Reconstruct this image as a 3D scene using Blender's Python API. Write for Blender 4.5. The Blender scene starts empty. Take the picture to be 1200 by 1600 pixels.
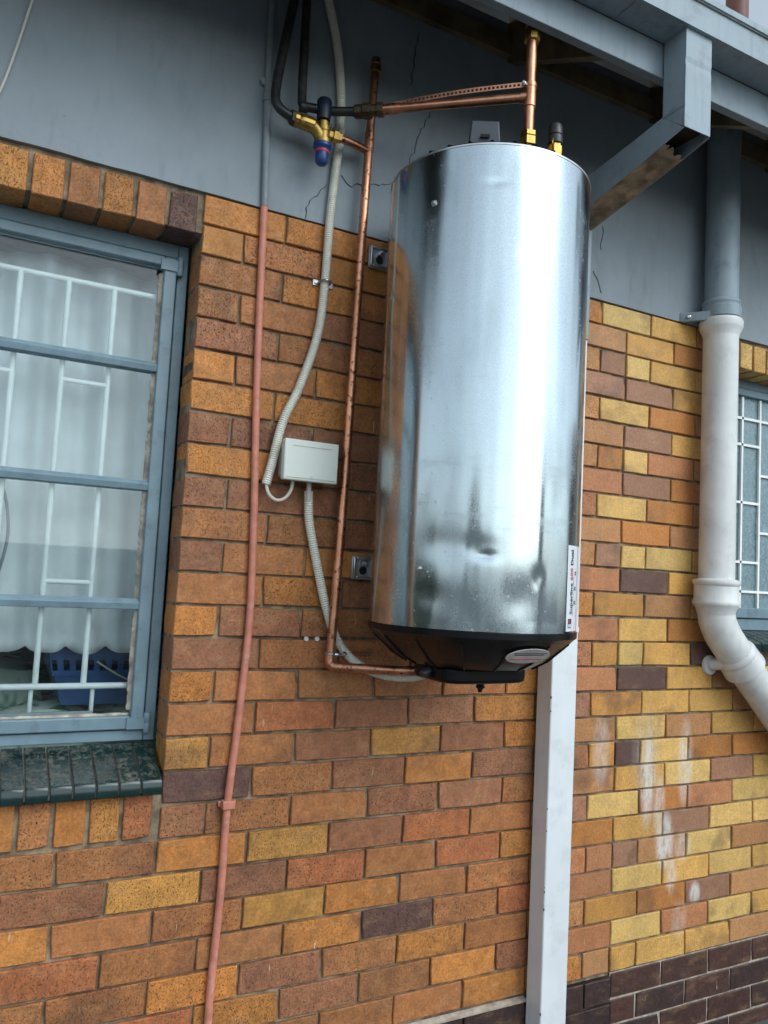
import bpy, math, random
from mathutils import Vector, Matrix, noise
random.seed(7)
S = bpy.context.scene
COL = S.collection
R = math.radians

# ------------------------------------------------------------------ camera
cam = bpy.data.cameras.new('camera')
co = bpy.data.objects.new('camera', cam); COL.objects.link(co)
cam.sensor_fit = 'VERTICAL'; cam.sensor_height = 32.0; cam.lens = 25.0
cam.clip_start = 0.02; cam.clip_end = 500
rt = Vector((0.8814, -0.4696, 0.0517)); up = Vector((-0.0833, -0.0468, 0.9954)); fw = Vector((0.465, 0.8816, 0.0804))
m = Matrix((rt, up, -fw)).transposed().to_4x4(); m.translation = (-0.5037, -2.0887, 1.6)
co.matrix_world = m
S.camera = co
S.render.resolution_x = 768; S.render.resolution_y = 1024

# ------------------------------------------------------------------ light
w = bpy.data.worlds.new('World'); S.world = w; w.use_nodes = True
wn = w.node_tree; wn.nodes.clear()
sky = wn.nodes.new('ShaderNodeTexSky'); sky.sky_type = 'NISHITA'; sky.sun_disc = False
SUN_EL, SUN_AZ = 40, 158       # azimuth of the light measured clockwise from +y
sky.sun_elevation = R(SUN_EL); sky.sun_rotation = R(SUN_AZ)
sky.air_density = 1.0; sky.dust_density = 1.5; sky.ozone_density = 1.0
hs = wn.nodes.new('ShaderNodeHueSaturation'); hs.inputs['Saturation'].default_value = 0.28
bg = wn.nodes.new('ShaderNodeBackground'); bg.inputs['Strength'].default_value = 0.15
wo = wn.nodes.new('ShaderNodeOutputWorld')
wn.links.new(sky.outputs[0], hs.inputs['Color']); tint = wn.nodes.new('ShaderNodeMix'); tint.data_type = 'RGBA'; tint.blend_type = 'MULTIPLY'; tint.inputs[0].default_value = 1.0
tint.inputs[7].default_value = (0.90, 1.0, 1.05, 1)      # cool grey overcast
wn.links.new(hs.outputs[0], tint.inputs[6]); wn.links.new(tint.outputs[2], bg.inputs[0]); wn.links.new(bg.outputs[0], wo.inputs[0])
sl = bpy.data.lights.new('sun', 'SUN'); sl.energy = 0.75; sl.angle = R(40); sl.color = (0.95, 0.985, 1.0)
so = bpy.data.objects.new('sun', sl); COL.objects.link(so)
sd = Vector((math.sin(R(SUN_AZ)) * math.cos(R(SUN_EL)), math.cos(R(SUN_AZ)) * math.cos(R(SUN_EL)), math.sin(R(SUN_EL))))
so.rotation_euler = (-sd).to_track_quat('-Z', 'Y').to_euler(); so.location = sd * 20
vs = S.view_settings; vs.view_transform = 'Standard'; vs.look = 'None'; vs.gamma = 1; vs.use_curve_mapping = False
vs.exposure = 0.62

# ------------------------------------------------------------------ materials
def lin(r, g, b):
    f = lambda c: ((c / 255) / 12.92 if c / 255 <= 0.04045 else ((c / 255 + 0.055) / 1.055) ** 2.4)
    return (f(r), f(g), f(b), 1)

class Mat:
    def __init__(s, name):
        s.m = bpy.data.materials.new(name); s.m.use_nodes = True
        s.nt = s.m.node_tree; s.nt.nodes.clear()
        s.out = s.nt.nodes.new('ShaderNodeOutputMaterial'); s.p = s.nt.nodes.new('ShaderNodeBsdfPrincipled')
        s.nt.links.new(s.p.outputs[0], s.out.inputs[0])
    def n(s, t, props=None, **inp):
        nd = s.nt.nodes.new(t)
        for k, v in (props or {}).items(): setattr(nd, k, v)
        for k, v in inp.items():
            k = k.replace('_', ' ')
            key = int(k[1:]) if k[0] == 'i' and k[1:].isdigit() else k
            s.set(nd, key, v)
        return nd
    def set(s, nd, key, v):
        i = nd.inputs[key]
        if hasattr(v, 'links') and hasattr(v, 'is_linked') and not isinstance(v, (int, float, tuple)): s.nt.links.new(v, i)
        else: i.default_value = v
    def P(s, key, v): s.set(s.p, key, v)
    def noise(s, vec, scale, detail=3, rough=0.55): return s.n('ShaderNodeTexNoise', Vector=vec, Scale=scale, Detail=detail, Roughness=rough).outputs[0]
    def ramp(s, v, a, b, lo=0., hi=1.): return s.n('ShaderNodeMapRange', {'interpolation_type': 'SMOOTHSTEP'}, i0=v, i1=a, i2=b, i3=lo, i4=hi).outputs[0]
    def math(s, op, a, b=0., c=None):
        nd = s.n('ShaderNodeMath', {'operation': op}, i0=a, i1=b)
        if c is not None: s.set(nd, 2, c)
        return nd.outputs[0]
    def mix(s, f, a, b, mode='MIX'):
        nd = s.n('ShaderNodeMix', {'data_type': 'RGBA', 'blend_type': mode})
        s.set(nd, 0, f); s.set(nd, 6, a); s.set(nd, 7, b); return nd.outputs[2]
    def bump(s, h, strength=0.3, dist=0.002):
        b = s.n('ShaderNodeBump', Height=h, Strength=strength, Distance=dist); s.P('Normal', b.outputs[0])
    def mapping(s, v, scale): return s.n('ShaderNodeMapping', Vector=v, Scale=scale).outputs[0]
    def pos(s): return s.n('ShaderNodeNewGeometry').outputs['Position']
    def obj(s): return s.n('ShaderNodeTexCoord').outputs['Object']

def simple(name, c, rough=0.5, metal=0.0, var=0.12, vscale=12, bump=0.0, bscale=150, bdist=0.001, dirt=None, dirt_amt=0.0, dscale=20, spec=0.5, streak=0.0):
    M = Mat(name); pos = M.pos()
    n1 = M.noise(pos, vscale, 5)
    dark = tuple(x * (1 - 2 * var) for x in c[:3]) + (1,); light = tuple(min(1, x * (1 + var)) for x in c[:3]) + (1,)
    col = M.mix(M.ramp(n1, 0.3, 0.7), dark, light)
    if dirt is not None:
        col = M.mix(M.math('MULTIPLY', M.ramp(M.noise(pos, dscale, 6, 0.65), 0.5, 0.72), dirt_amt), col, dirt)
    if streak:
        col = M.mix(M.math('MULTIPLY', M.ramp(M.noise(M.mapping(pos, (38, 38, 2.6)), 1.0, 6, 0.7), 0.46, 0.78), streak), col, tuple(x * 0.38 for x in c[:2]) + (c[2] * 0.33, 1))
    M.P('Base Color', col); M.P('Metallic', metal); M.P('Specular IOR Level', spec)
    M.P('Roughness', M.ramp(n1, 0.25, 0.75, rough * 0.85, min(1, rough * 1.15)))
    if bump: M.bump(M.noise(pos, bscale, 4), bump, bdist)
    return M.m

def brick_material(name, effl=False, glaze=0.62, speck=1.0):
    M = Mat(name); oi = M.n('ShaderNodeObjectInfo'); rnd = oi.outputs['Random']
    oc = M.obj(); pos = M.pos()
    off = M.n('ShaderNodeCombineXYZ', X=M.math('MULTIPLY', rnd, 37.0), Y=M.math('MULTIPLY', rnd, 91.0), Z=M.math('MULTIPLY', rnd, 53.0)).outputs[0]
    v = M.n('ShaderNodeVectorMath', {'operation': 'ADD'}, i0=oc, i1=off).outputs[0]
    base = oi.outputs['Color']
    # kiln flash: one end or corner of a brick fired darker, amount differs per brick
    fl = M.ramp(M.noise(v, 7.0, 3), 0.48, 0.68)
    amt = M.ramp(M.math('FRACT', M.math('MULTIPLY', rnd, 17.3)), 0.15, 1.0, 0.05, 0.85)
    col = M.mix(M.math('MULTIPLY', fl, amt), base, M.mix(0.6, base, (0.085, 0.042, 0.034, 1)))
    li = M.ramp(M.noise(M.mapping(v, (1, 1, 2.5)), 11.0, 3), 0.5, 0.75)
    col = M.mix(M.math('MULTIPLY', li, 0.5), col, M.mix(0.5, col, (0.40, 0.24, 0.11, 1)))
    # mottled grain
    g = M.math('MULTIPLY', M.ramp(M.noise(v, 120, 5, 0.75), 0.3, 0.7, 1 - 0.12 - 0.12 * speck, 1 + 0.1 + 0.12 * speck), M.ramp(M.noise(v, 26, 4, 0.6), 0.3, 0.7, 1 - 0.15 * speck, 1 + 0.15 * speck))
    col = M.mix(1.0, col, M.n('ShaderNodeCombineColor', Red=g, Green=g, Blue=g).outputs[0], 'MULTIPLY')
    # iron spots and pits, more on the rough bricks
    sp = M.ramp(M.noise(M.mapping(v, (1, 1, 0.75)), 270, 4, 0.65), 0.545, 0.64)
    sa = M.ramp(M.math('FRACT', M.math('MULTIPLY', rnd, 7.7)), 0.0, 0.7, 0.22 * speck, 0.85 * speck)
    spots = M.math('MULTIPLY', sp, sa)
    col = M.mix(spots, col, (0.022, 0.012, 0.009, 1))
    sc = M.ramp(M.noise(M.mapping(v, (190, 190, 14)), 1.0, 3), 0.62, 0.72)
    col = M.mix(M.math('MULTIPLY', sc, 0.22), col, (0.05, 0.025, 0.015, 1))
    # soot/grime runs over the wall
    gr = M.ramp(M.noise(M.mapping(pos, (5, 5, 1.3)), 1.0, 5), 0.48, 0.8)
    col = M.mix(M.math('MULTIPLY', gr, 0.28), col, (0.06, 0.035, 0.025, 1))
    # old paint and mortar drips
    dr = M.math('MULTIPLY', M.ramp(M.noise(M.mapping(pos, (85, 85, 8)), 1.0, 3, 0.6), 0.70, 0.725), M.ramp(M.noise(pos, 5, 2), 0.5, 0.56))
    col = M.mix(M.math('MULTIPLY', dr, 0.75), col, (0.62, 0.52, 0.4, 1))
    if effl:
        xyz = M.n('ShaderNodeSeparateXYZ', Vector=pos); X, Z = xyz.outputs[0], xyz.outputs[2]
        tot = None
        for (cx, cz, sx, sz, a) in ((1.70, .95, .030, .13, .85), (1.885, .98, .030, .12, .6), (1.76, .84, .022, .09, .6), (1.79, .72, .034, .075, .95), (1.825, .60, .02, .05, .7),
                                    (1.48, 1.05, .03, .09, .45), (1.95, .52, .022, .03, .85), (1.88, .69, .03, .04, .5), (1.69, 1.02, .05, .12, .25), (1.87, .44, .03, .05, .3)):
            dx = M.math('DIVIDE', M.math('SUBTRACT', X, cx), sx); dz = M.math('DIVIDE', M.math('SUBTRACT', Z, cz), sz)
            q = M.math('ADD', M.math('MULTIPLY', dx, dx), M.math('MULTIPLY', dz, dz))
            g2 = M.math('MULTIPLY', M.ramp(q, 0.0, 2.6, 1.0, 0.0), a)
            tot = g2 if tot is None else M.math('MAXIMUM', tot, g2)
        brk = M.ramp(M.noise(M.mapping(pos, (45, 45, 14)), 1.0, 7, 0.8), 0.30, 0.60)
        tot = M.math('MULTIPLY', tot, brk)
        col = M.mix(tot, col, (0.68, 0.66, 0.62, 1))
    M.P('Base Color', col)
    M.P('Roughness', M.ramp(M.noise(v, 40, 3), 0.3, 0.7, glaze - 0.1, glaze + 0.14)); M.P('Specular IOR Level', 0.42)
    h = M.math('SUBTRACT', M.noise(v, 160, 4, 0.65), M.math('MULTIPLY', spots, 0.9))
    h = M.math('ADD', h, M.math('MULTIPLY', M.noise(v, 22, 2), 1.6))
    M.bump(h, 0.6, 0.0022)
    return M.m

BRICK = brick_material('face_brick')
BRICKY = brick_material('face_brick_weathered', effl=True, speck=0.5)
BRICKS = brick_material('smooth_face_brick', speck=0.4, glaze=0.52)
BRICKP = brick_material('plinth_brick', glaze=0.42)
MORTAR = simple('mortar', (0.265, 0.20, 0.13, 1), 0.95, var=0.3, vscale=25, bump=0.7, bscale=220, bdist=0.002, dirt=(0.04, 0.026, 0.018, 1), dirt_amt=0.9, dscale=4)
MORTARP = simple('plinth_mortar', (0.44, 0.37, 0.30, 1), 0.95, var=0.2, vscale=30, bump=0.7, bscale=220, bdist=0.002)

def plaster_mat():
    M = Mat('painted_plaster'); pos = M.pos()
    n1 = M.noise(pos, 2.2, 4); n2 = M.noise(M.mapping(pos, (30, 30, 6)), 1.0, 4)
    col = M.mix(M.ramp(n1, 0.3, 0.7), lin(127, 137, 144), lin(139, 150, 157))
    col = M.mix(M.math('MULTIPLY', M.ramp(n2, 0.55, 0.8), 0.22), col, lin(80, 88, 92))
    col = M.mix(M.ramp(M.noise(pos, 26, 5, 0.7), 0.70, 0.74, 0, 0.4), col, lin(70, 74, 76))
    col = M.mix(M.ramp(M.noise(pos, 3.5, 7, 0.65), 0.52, 0.62, 0, 0.22), col, lin(146, 156, 160))
    col = M.mix(M.ramp(M.noise(M.mapping(pos, (6, 6, 2)), 1.0, 6, 0.7), 0.5, 0.8, 0, 0.4), col, lin(88, 94, 96))
    M.P('Base Color', col); M.P('Roughness', 0.62)
    M.bump(M.math('ADD', M.noise(pos, 9, 3), M.math('MULTIPLY', M.noise(pos, 70, 5), 0.35)), 0.5, 0.007)
    return M.m
PLASTER = plaster_mat()
GREYPAINT = simple('grey_gutter_paint', lin(140, 155, 164), 0.5, var=0.06, vscale=5, bump=0.2, bscale=40, bdist=0.002, dirt=lin(80, 84, 84), dirt_amt=0.35, dscale=14, streak=0.35)
FASCIA = simple('grey_fascia_paint', lin(126, 140, 150), 0.5, var=0.07, vscale=6, bump=0.25, bscale=50, bdist=0.002, dirt=lin(70, 72, 72), dirt_amt=0.35, dscale=9, streak=0.35)
RUST = simple('rusted_steel', (0.34, 0.265, 0.18, 1), 0.9, var=0.3, vscale=18, bump=0.5, bscale=90, bdist=0.002, dirt=lin(112, 118, 118), dirt_amt=0.5, dscale=16)
HOLESHADE = simple('hole_shade', (0.03, 0.018, 0.012, 1), 0.95, var=0.3, vscale=40)
WHITEPAINT = simple('white_pipe_paint', (0.72, 0.75, 0.77, 1), 0.38, var=0.03, vscale=4, bump=0.08, bscale=30, bdist=0.001, dirt=(0.38, 0.37, 0.34, 1), dirt_amt=0.25, dscale=11, streak=0.08)
CASTWHITE = simple('white_cast_pipe', (0.68, 0.69, 0.68, 1), 0.42, var=0.05, vscale=7, bump=0.25, bscale=45, bdist=0.0015, dirt=(0.33, 0.31, 0.27, 1), dirt_amt=0.4, dscale=9, streak=0.20)
CHIP = simple('chipped_paint', (0.09, 0.085, 0.075, 1), 0.8)
WOOD = simple('eaves_timber', (0.17, 0.125, 0.07, 1), 0.8, var=0.25, vscale=10, bump=0.3, bscale=60)
ROOFB = simple('roof_boards', (0.06, 0.043, 0.025, 1), 0.85, var=0.25, vscale=8)
ROOFS = simple('roof_sheet', lin(150, 150, 145), 0.5, metal=0.3, dirt=(0.2, 0.09, 0.05, 1), dirt_amt=0.6)
FRAME = simple('blue_grey_window_paint', lin(112, 136, 148), 0.45, var=0.08, vscale=9, bump=0.35, bscale=70, bdist=0.0015, dirt=lin(70, 78, 82), dirt_amt=0.4, dscale=22)
PUTTY = simple('old_putty', lin(168, 162, 148), 0.85, var=0.25, vscale=30, bump=0.6, bscale=120, bdist=0.003, dirt=lin(120, 60, 62), dirt_amt=0.5, dscale=40)
BARW = simple('white_burglar_bar', (0.84, 0.86, 0.85, 1), 0.4, var=0.05)
TERRA = simple('terracotta_conduit_paint', lin(198, 126, 106), 0.55, var=0.09, vscale=30, bump=0.2, dirt=lin(205, 165, 150), dirt_amt=0.6, dscale=28)
GREYC = simple('grey_conduit_paint', lin(128, 138, 144), 0.55, var=0.08, vscale=25)
FLEXG = simple('grey_flexible_conduit', lin(218, 217, 204), 0.5, var=0.05, vscale=20, dirt=lin(140, 136, 124), dirt_amt=0.4)
BOXP = simple('white_box_plastic', lin(208, 214, 206), 0.38, var=0.02, vscale=6)
CABLE = simple('white_cable', lin(200, 198, 186), 0.45, var=0.04)
BLACKP = simple('black_poly_pipe', (0.018, 0.02, 0.022, 1), 0.42, var=0.2, vscale=30, dirt=(0.10, 0.10, 0.10, 1), dirt_amt=0.35, dscale=40)
BLACKL = simple('black_tank_plastic', (0.006, 0.006, 0.007, 1), 0.28, var=0.15, vscale=10, spec=0.22)
GREYLID = simple('dark_grey_cover', lin(48, 55, 63), 0.45, var=0.04)
BLUE = simple('blue_plastic', (0.012, 0.05, 0.19, 1), 0.35, var=0.1)
NAVY = simple('navy_plastic', (0.008, 0.015, 0.035, 1), 0.4, var=0.1)
RED = simple('red_print', (0.55, 0.04, 0.08, 1), 0.5, var=0.1)
INK = simple('label_ink', (0.02, 0.025, 0.04, 1), 0.5, var=0.05)
PAPER = simple('label_paper', (0.72, 0.75, 0.8, 1), 0.3, var=0.02)
SILVERL = simple('silver_sticker', (0.5, 0.48, 0.46, 1), 0.35, var=0.1, vscale=30)
STEEL = simple('zinc_steel', (0.55, 0.57, 0.58, 1), 0.32, metal=1.0, var=0.1, vscale=25)
DKSTEEL = simple('dark_steel', (0.46, 0.49, 0.52, 1), 0.35, metal=0.6, var=0.1)
BRASS = simple('brass', (0.44, 0.29, 0.085, 1), 0.4, metal=1.0, var=0.14, vscale=40, dirt=(0.12, 0.08, 0.03, 1), dirt_amt=0.5, dscale=45)
OLDBRASS = simple('tarnished_brass', (0.085, 0.062, 0.035, 1), 0.5, metal=0.6, var=0.25, vscale=40)
HOLE = simple('dark_gap', (0.01, 0.008, 0.007, 1), 0.9)
def tile_mat():
    M = Mat('dark_green_sill_tile'); pos = M.pos(); n1 = M.noise(pos, 14, 4)
    col = M.mix(M.ramp(n1, 0.3, 0.7), (0.003, 0.014, 0.014, 1), (0.007, 0.026, 0.025, 1))
    nz = M.n('ShaderNodeSeparateXYZ', Vector=M.n('ShaderNodeNewGeometry').outputs['True Normal']).outputs[2]
    d = M.math('MULTIPLY', M.ramp(M.noise(pos, 55, 8, 0.78), 0.44, 0.66), M.ramp(M.noise(pos, 9, 3), 0.3, 0.62, 0.15, 1.0))
    d = M.math('MULTIPLY', d, M.ramp(nz, 0.5, 0.9))       # grime settles on the upper face
    col = M.mix(d, col, (0.15, 0.145, 0.115, 1)); M.P('Base Color', col); M.P('Roughness', M.ramp(d, 0.0, 0.6, 0.16, 0.8))
    M.bump(M.math('ADD', M.noise(pos, 35, 3), M.math('MULTIPLY', d, 0.8)), 0.25, 0.0015); return M.m
TILE = tile_mat()
GROUT = simple('sill_grout', (0.45, 0.43, 0.38, 1), 0.9, var=0.2)
CRACK = simple('plaster_crack', (0.06, 0.065, 0.07, 1), 0.95)
CURT = simple('white_curtain', (0.83, 0.86, 0.87, 1), 0.9, var=0.06, vscale=6)
def sheer(m):      # thin cloth lets part of the daylight through
    nt = m.node_tree; p = next(n for n in nt.nodes if n.type == 'BSDF_PRINCIPLED'); o = next(n for n in nt.nodes if n.type == 'OUTPUT_MATERIAL')
    t = nt.nodes.new('ShaderNodeBsdfTranslucent'); t.inputs[0].default_value = (0.7, 0.75, 0.77, 1); mx = nt.nodes.new('ShaderNodeMixShader'); mx.inputs[0].default_value = 0.16
    nt.links.new(p.outputs[0], mx.inputs[1]); nt.links.new(t.outputs[0], mx.inputs[2]); nt.links.new(mx.outputs[0], o.inputs[0])
sheer(CURT)
BASKET = simple('blue_basket', (0.05, 0.12, 0.30, 1), 0.4, var=0.1)
ROOM = simple('room_wall_paint', (0.5, 0.48, 0.44, 1), 0.9)
GROUND = simple('paving', (0.115, 0.115, 0.11, 1), 0.9, var=0.2, vscale=2, bump=0.4, bscale=20)
REFLECTW = simple('reflection_wall_plaster', (0.55, 0.56, 0.55, 1), 0.9, var=0.12, vscale=2)
LEAF = simple('reflection_leaves', (0.06, 0.095, 0.04, 1), 0.6, var=0.3, vscale=3)
VENT = simple('red_oxide_vent', (0.16, 0.06, 0.04, 1), 0.6, var=0.15)

def copper_mat(name, spots):
    M = Mat(name); pos = M.pos(); n1 = M.noise(pos, 14, 4)
    col = M.mix(M.ramp(n1, 0.3, 0.72), (0.50, 0.215, 0.12, 1), (0.74, 0.37, 0.235, 1))
    k = M.ramp(M.noise(pos, 90, 3, 0.6), 0.57, 0.64, 0, spots)
    col = M.mix(k, col, (0.06, 0.028, 0.018, 1))
    k2 = M.ramp(M.noise(M.mapping(pos, (9, 9, 3)), 1, 4), 0.42, 0.7, 0, 0.75)
    col = M.mix(k2, col, (0.24, 0.10, 0.055, 1))
    M.P('Base Color', col); M.P('Metallic', 0.92); M.P('Roughness', M.ramp(n1, 0.3, 0.7, 0.26, 0.42))
    M.bump(M.noise(pos, 120, 3), 0.08, 0.001)
    return M.m
COPPER = copper_mat('copper', 0.85)
COPPERC = copper_mat('clean_copper', 0.2)

def tank_mat():
    M = Mat('galvanised_shell'); pos = M.pos()
    spang = M.noise(pos, 420, 2, 0.6); big = M.noise(M.mapping(pos, (9, 9, 3)), 1.0, 5)
    col = M.mix(M.ramp(spang, 0.35, 0.65), (0.445, 0.51, 0.54, 1), (0.52, 0.59, 0.62, 1))
    col = M.mix(M.ramp(big, 0.45, 0.75, 0, 0.45), col, (0.36, 0.43, 0.46, 1))
    wipe = M.ramp(M.noise(M.mapping(pos, (4, 4, 14)), 1.0, 6, 0.7), 0.52, 0.75)           # wiped smears
    spots = M.ramp(M.noise(pos, 85, 3, 0.5), 0.66, 0.72)                                  # dried water spots
    M.P('Base Color', M.mix(M.math('MULTIPLY', spots, 0.25), col, (0.62, 0.64, 0.64, 1))); M.P('Metallic', 1.0)
    r = M.math('ADD', M.ramp(spang, 0.3, 0.7, 0.12, 0.20), M.ramp(big, 0.4, 0.75, 0.0, 0.16))
    r = M.math('ADD', r, M.math('MULTIPLY', M.math('MAXIMUM', wipe, spots), 0.12))
    M.P('Roughness', r)
    M.bump(M.math('ADD', M.math('MULTIPLY', M.noise(pos, 260, 3), 0.5), M.noise(M.mapping(pos, (30, 30, 4)), 1, 3)), 0.07, 0.0007)
    return M.m
TANK = tank_mat()

def glass_mat(name, rough=0.0, tint=(0.86, 0.93, 0.93, 1), bump=0.0, diff=0.0, base=0.02, gain=1.0):
    M = Mat(name); M.nt.nodes.remove(M.p)
    tr = M.n('ShaderNodeBsdfTransparent', Color=tint)
    gl = M.n('ShaderNodeBsdfGlossy', Roughness=rough, Color=(0.95, 0.97, 1, 1))
    fr = M.n('ShaderNodeFresnel', IOR=1.52)
    if bump:
        pos = M.pos(); b = M.n('ShaderNodeBump', Height=M.noise(pos, bump, 3), Strength=0.5, Distance=0.004).outputs[0]
        M.nt.links.new(b, gl.inputs['Normal'])
    f = M.math('ADD', M.math('MULTIPLY', fr.outputs[0], gain), base)
    mx = M.n('ShaderNodeMixShader'); M.set(mx, 0, f); M.set(mx, 1, tr.outputs[0]); M.set(mx, 2, gl.outputs[0])
    last = mx
    if diff:
        df = M.n('ShaderNodeBsdfDiffuse', Color=(0.35, 0.5, 0.54, 1)); m2 = M.n('ShaderNodeMixShader')
        fac = diff if bump == 0 else M.ramp(M.noise(M.pos(), 60, 4, 0.7), 0.3, 0.75, diff * 0.5, diff)
        M.set(m2, 0, fac); M.set(m2, 1, mx.outputs[0]); M.set(m2, 2, df.outputs[0]); last = m2
    M.nt.links.new(last.outputs[0], M.out.inputs[0])
    return M.m
GLASS = glass_mat('window_glass', tint=(0.93, 0.97, 0.97, 1), base=0.0, gain=0.75)
OBSC = glass_mat('obscure_glass', rough=0.12, tint=(0.45, 0.58, 0.6, 1), bump=160, diff=0.55, base=0.05)

def bed_mat():
    M = Mat('leaf_print_bedding'); pos = M.pos()
    col = M.mix(M.ramp(M.noise(M.mapping(pos, (14, 14, 6)), 1, 2), 0.5, 0.6), (0.68, 0.78, 0.69, 1), (0.16, 0.36, 0.24, 1))
    M.P('Base Color', col); M.P('Roughness', 0.9); return M.m
BED = bed_mat()

# ------------------------------------------------------------------ mesh helpers
class MB:
    def __init__(s): s.v = []; s.f = []
    def add(s, vs, fs):
        o = len(s.v); s.v += [tuple(q) for q in vs]; s.f += [tuple(i + o for i in f) for f in fs]; return s
    def box(s, x0, x1, y0, y1, z0, z1):
        vs = [(x, y, z) for z in (z0, z1) for y in (y0, y1) for x in (x0, x1)]
        return s.add(vs, [(0, 2, 3, 1), (4, 5, 7, 6), (0, 1, 5, 4), (2, 6, 7, 3), (0, 4, 6, 2), (1, 3, 7, 5)])
    def prism(s, poly, axis, a, b):           # poly in the two other axes, extruded along axis
        n = len(poly)
        def P(p, t): return (t, p[0], p[1]) if axis == 'x' else ((p[0], t, p[1]) if axis == 'y' else (p[0], p[1], t))
        vs = [P(p, a) for p in poly] + [P(p, b) for p in poly]
        return s.add(vs, [tuple(range(n)), tuple(range(2 * n - 1, n - 1, -1))] + [(i, n + i, n + (i + 1) % n, (i + 1) % n) for i in range(n)])
    def tube(s, pts, r, seg=14, smooth=True, step=0.02, rf=None, caps=True):
        P = spline(pts, step) if smooth else [Vector(p) for p in pts]
        T = []
        for i in range(len(P)):
            a = P[max(0, i - 1)]; b = P[min(len(P) - 1, i + 1)]; T.append((b - a).normalized())
        nrm = T[0].orthogonal().normalized(); rings = []; L = 0
        for i, p in enumerate(P):
            if i: L += (P[i] - P[i - 1]).length
            nrm = (nrm - T[i] * nrm.dot(T[i])).normalized(); bn = T[i].cross(nrm)
            rr = rf(L) if rf else r
            rings.append([p + (nrm * math.cos(2 * math.pi * k / seg) + bn * math.sin(2 * math.pi * k / seg)) * rr for k in range(seg)])
        vs = [q for rg in rings for q in rg]
        fs = [(i * seg + k, i * seg + (k + 1) % seg, (i + 1) * seg + (k + 1) % seg, (i + 1) * seg + k) for i in range(len(P) - 1) for k in range(seg)]
        if caps: fs += [tuple(range(seg - 1, -1, -1)), tuple((len(P) - 1) * seg + k for k in range(seg))]
        return s.add(vs, fs)
    def lathe(s, c, axis, prof, seg=24):      # prof: list of (radius, distance along axis)
        ax = Vector(axis).normalized(); u = ax.orthogonal().normalized(); v = ax.cross(u); c = Vector(c)
        vs = [c + ax * d + (u * math.cos(2 * math.pi * k / seg) + v * math.sin(2 * math.pi * k / seg)) * r for r, d in prof for k in range(seg)]
        n = len(prof)
        fs = [(i * seg + k, i * seg + (k + 1) % seg, (i + 1) * seg + (k + 1) % seg, (i + 1) * seg + k) for i in range(n - 1) for k in range(seg)]
        fs += [tuple(range(seg - 1, -1, -1)), tuple((n - 1) * seg + k for k in range(seg))]
        return s.add(vs, fs)
    def build(s, name, mat, parent=None, smooth=False, bevel=0.0, angle=40, seg=2):
        me = bpy.data.meshes.new(name); me.from_pydata(s.v, [], s.f); me.update()
        o = bpy.data.objects.new(name, me); COL.objects.link(o); me.materials.append(mat)
        import bmesh
        bm = bmesh.new(); bm.from_mesh(me); bmesh.ops.recalc_face_normals(bm, faces=bm.faces); bm.to_mesh(me); bm.free()
        if bevel:
            md = o.modifiers.new('bevel', 'BEVEL'); md.width = bevel; md.segments = seg; md.limit_method = 'ANGLE'; md.angle_limit = R(35)
        if smooth or bevel:
            for p in me.polygons: p.use_smooth = True
            try: me.set_sharp_from_angle(angle=R(angle))
            except Exception: pass
        if parent: adopt(o, parent)
        return o

def spline(pts, step=0.02):
    P = [Vector(p) for p in pts]
    if len(P) < 3:
        n = max(1, int((P[1] - P[0]).length / step)); return [P[0].lerp(P[1], i / n) for i in range(n + 1)]
    Q = [P[0] * 2 - P[1]] + P + [P[-1] * 2 - P[-2]]; out = []
    for i in range(1, len(Q) - 2):
        a, b, c, d = Q[i - 1], Q[i], Q[i + 1], Q[i + 2]
        n = max(2, int((c - b).length / step))
        for k in range(n):
            t = k / n; out.append(0.5 * ((2 * b) + (c - a) * t + (2 * a - 5 * b + 4 * c - d) * t * t + (3 * b - a - 3 * c + d) * t ** 3))
    out.append(P[-1]); return out

def adopt(o, parent):
    o.parent = parent; o.matrix_parent_inverse = Matrix.Translation(-world_loc(parent))
def world_loc(o):
    return o.location.copy() + (world_loc(o.parent) + o.matrix_parent_inverse.translation if o.parent else Vector())
def tag(o, label, cat, group=None, kind=None):
    if label: o['label'] = label
    if cat: o['category'] = cat
    if group: o['group'] = group
    if kind: o['kind'] = kind
    return o
def thing(name, label, cat, loc, group=None):
    o = bpy.data.objects.new(name, None); COL.objects.link(o); o.location = loc; o.empty_display_size = 0.05
    return tag(o, label, cat, group)
def place(mesh, name, loc, parent, color=None, rot=(0, 0, 0), sx=1.0):
    o = bpy.data.objects.new(name, mesh); COL.objects.link(o); o.location = loc; o.rotation_euler = rot; o.scale[0] = sx
    if color: o.color = color
    adopt(o, parent); return o

# ------------------------------------------------------------------ setting
g = MB().box(-60, 60, -60, 60, -0.3, 0.0).build('ground', GROUND); tag(g, 'paved yard in front of the house', 'ground', kind='structure')

house = thing('brick_house', 'orange and yellow face-brick house with grey plaster band under the eaves', 'house', (0.8, 0, 0))

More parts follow.
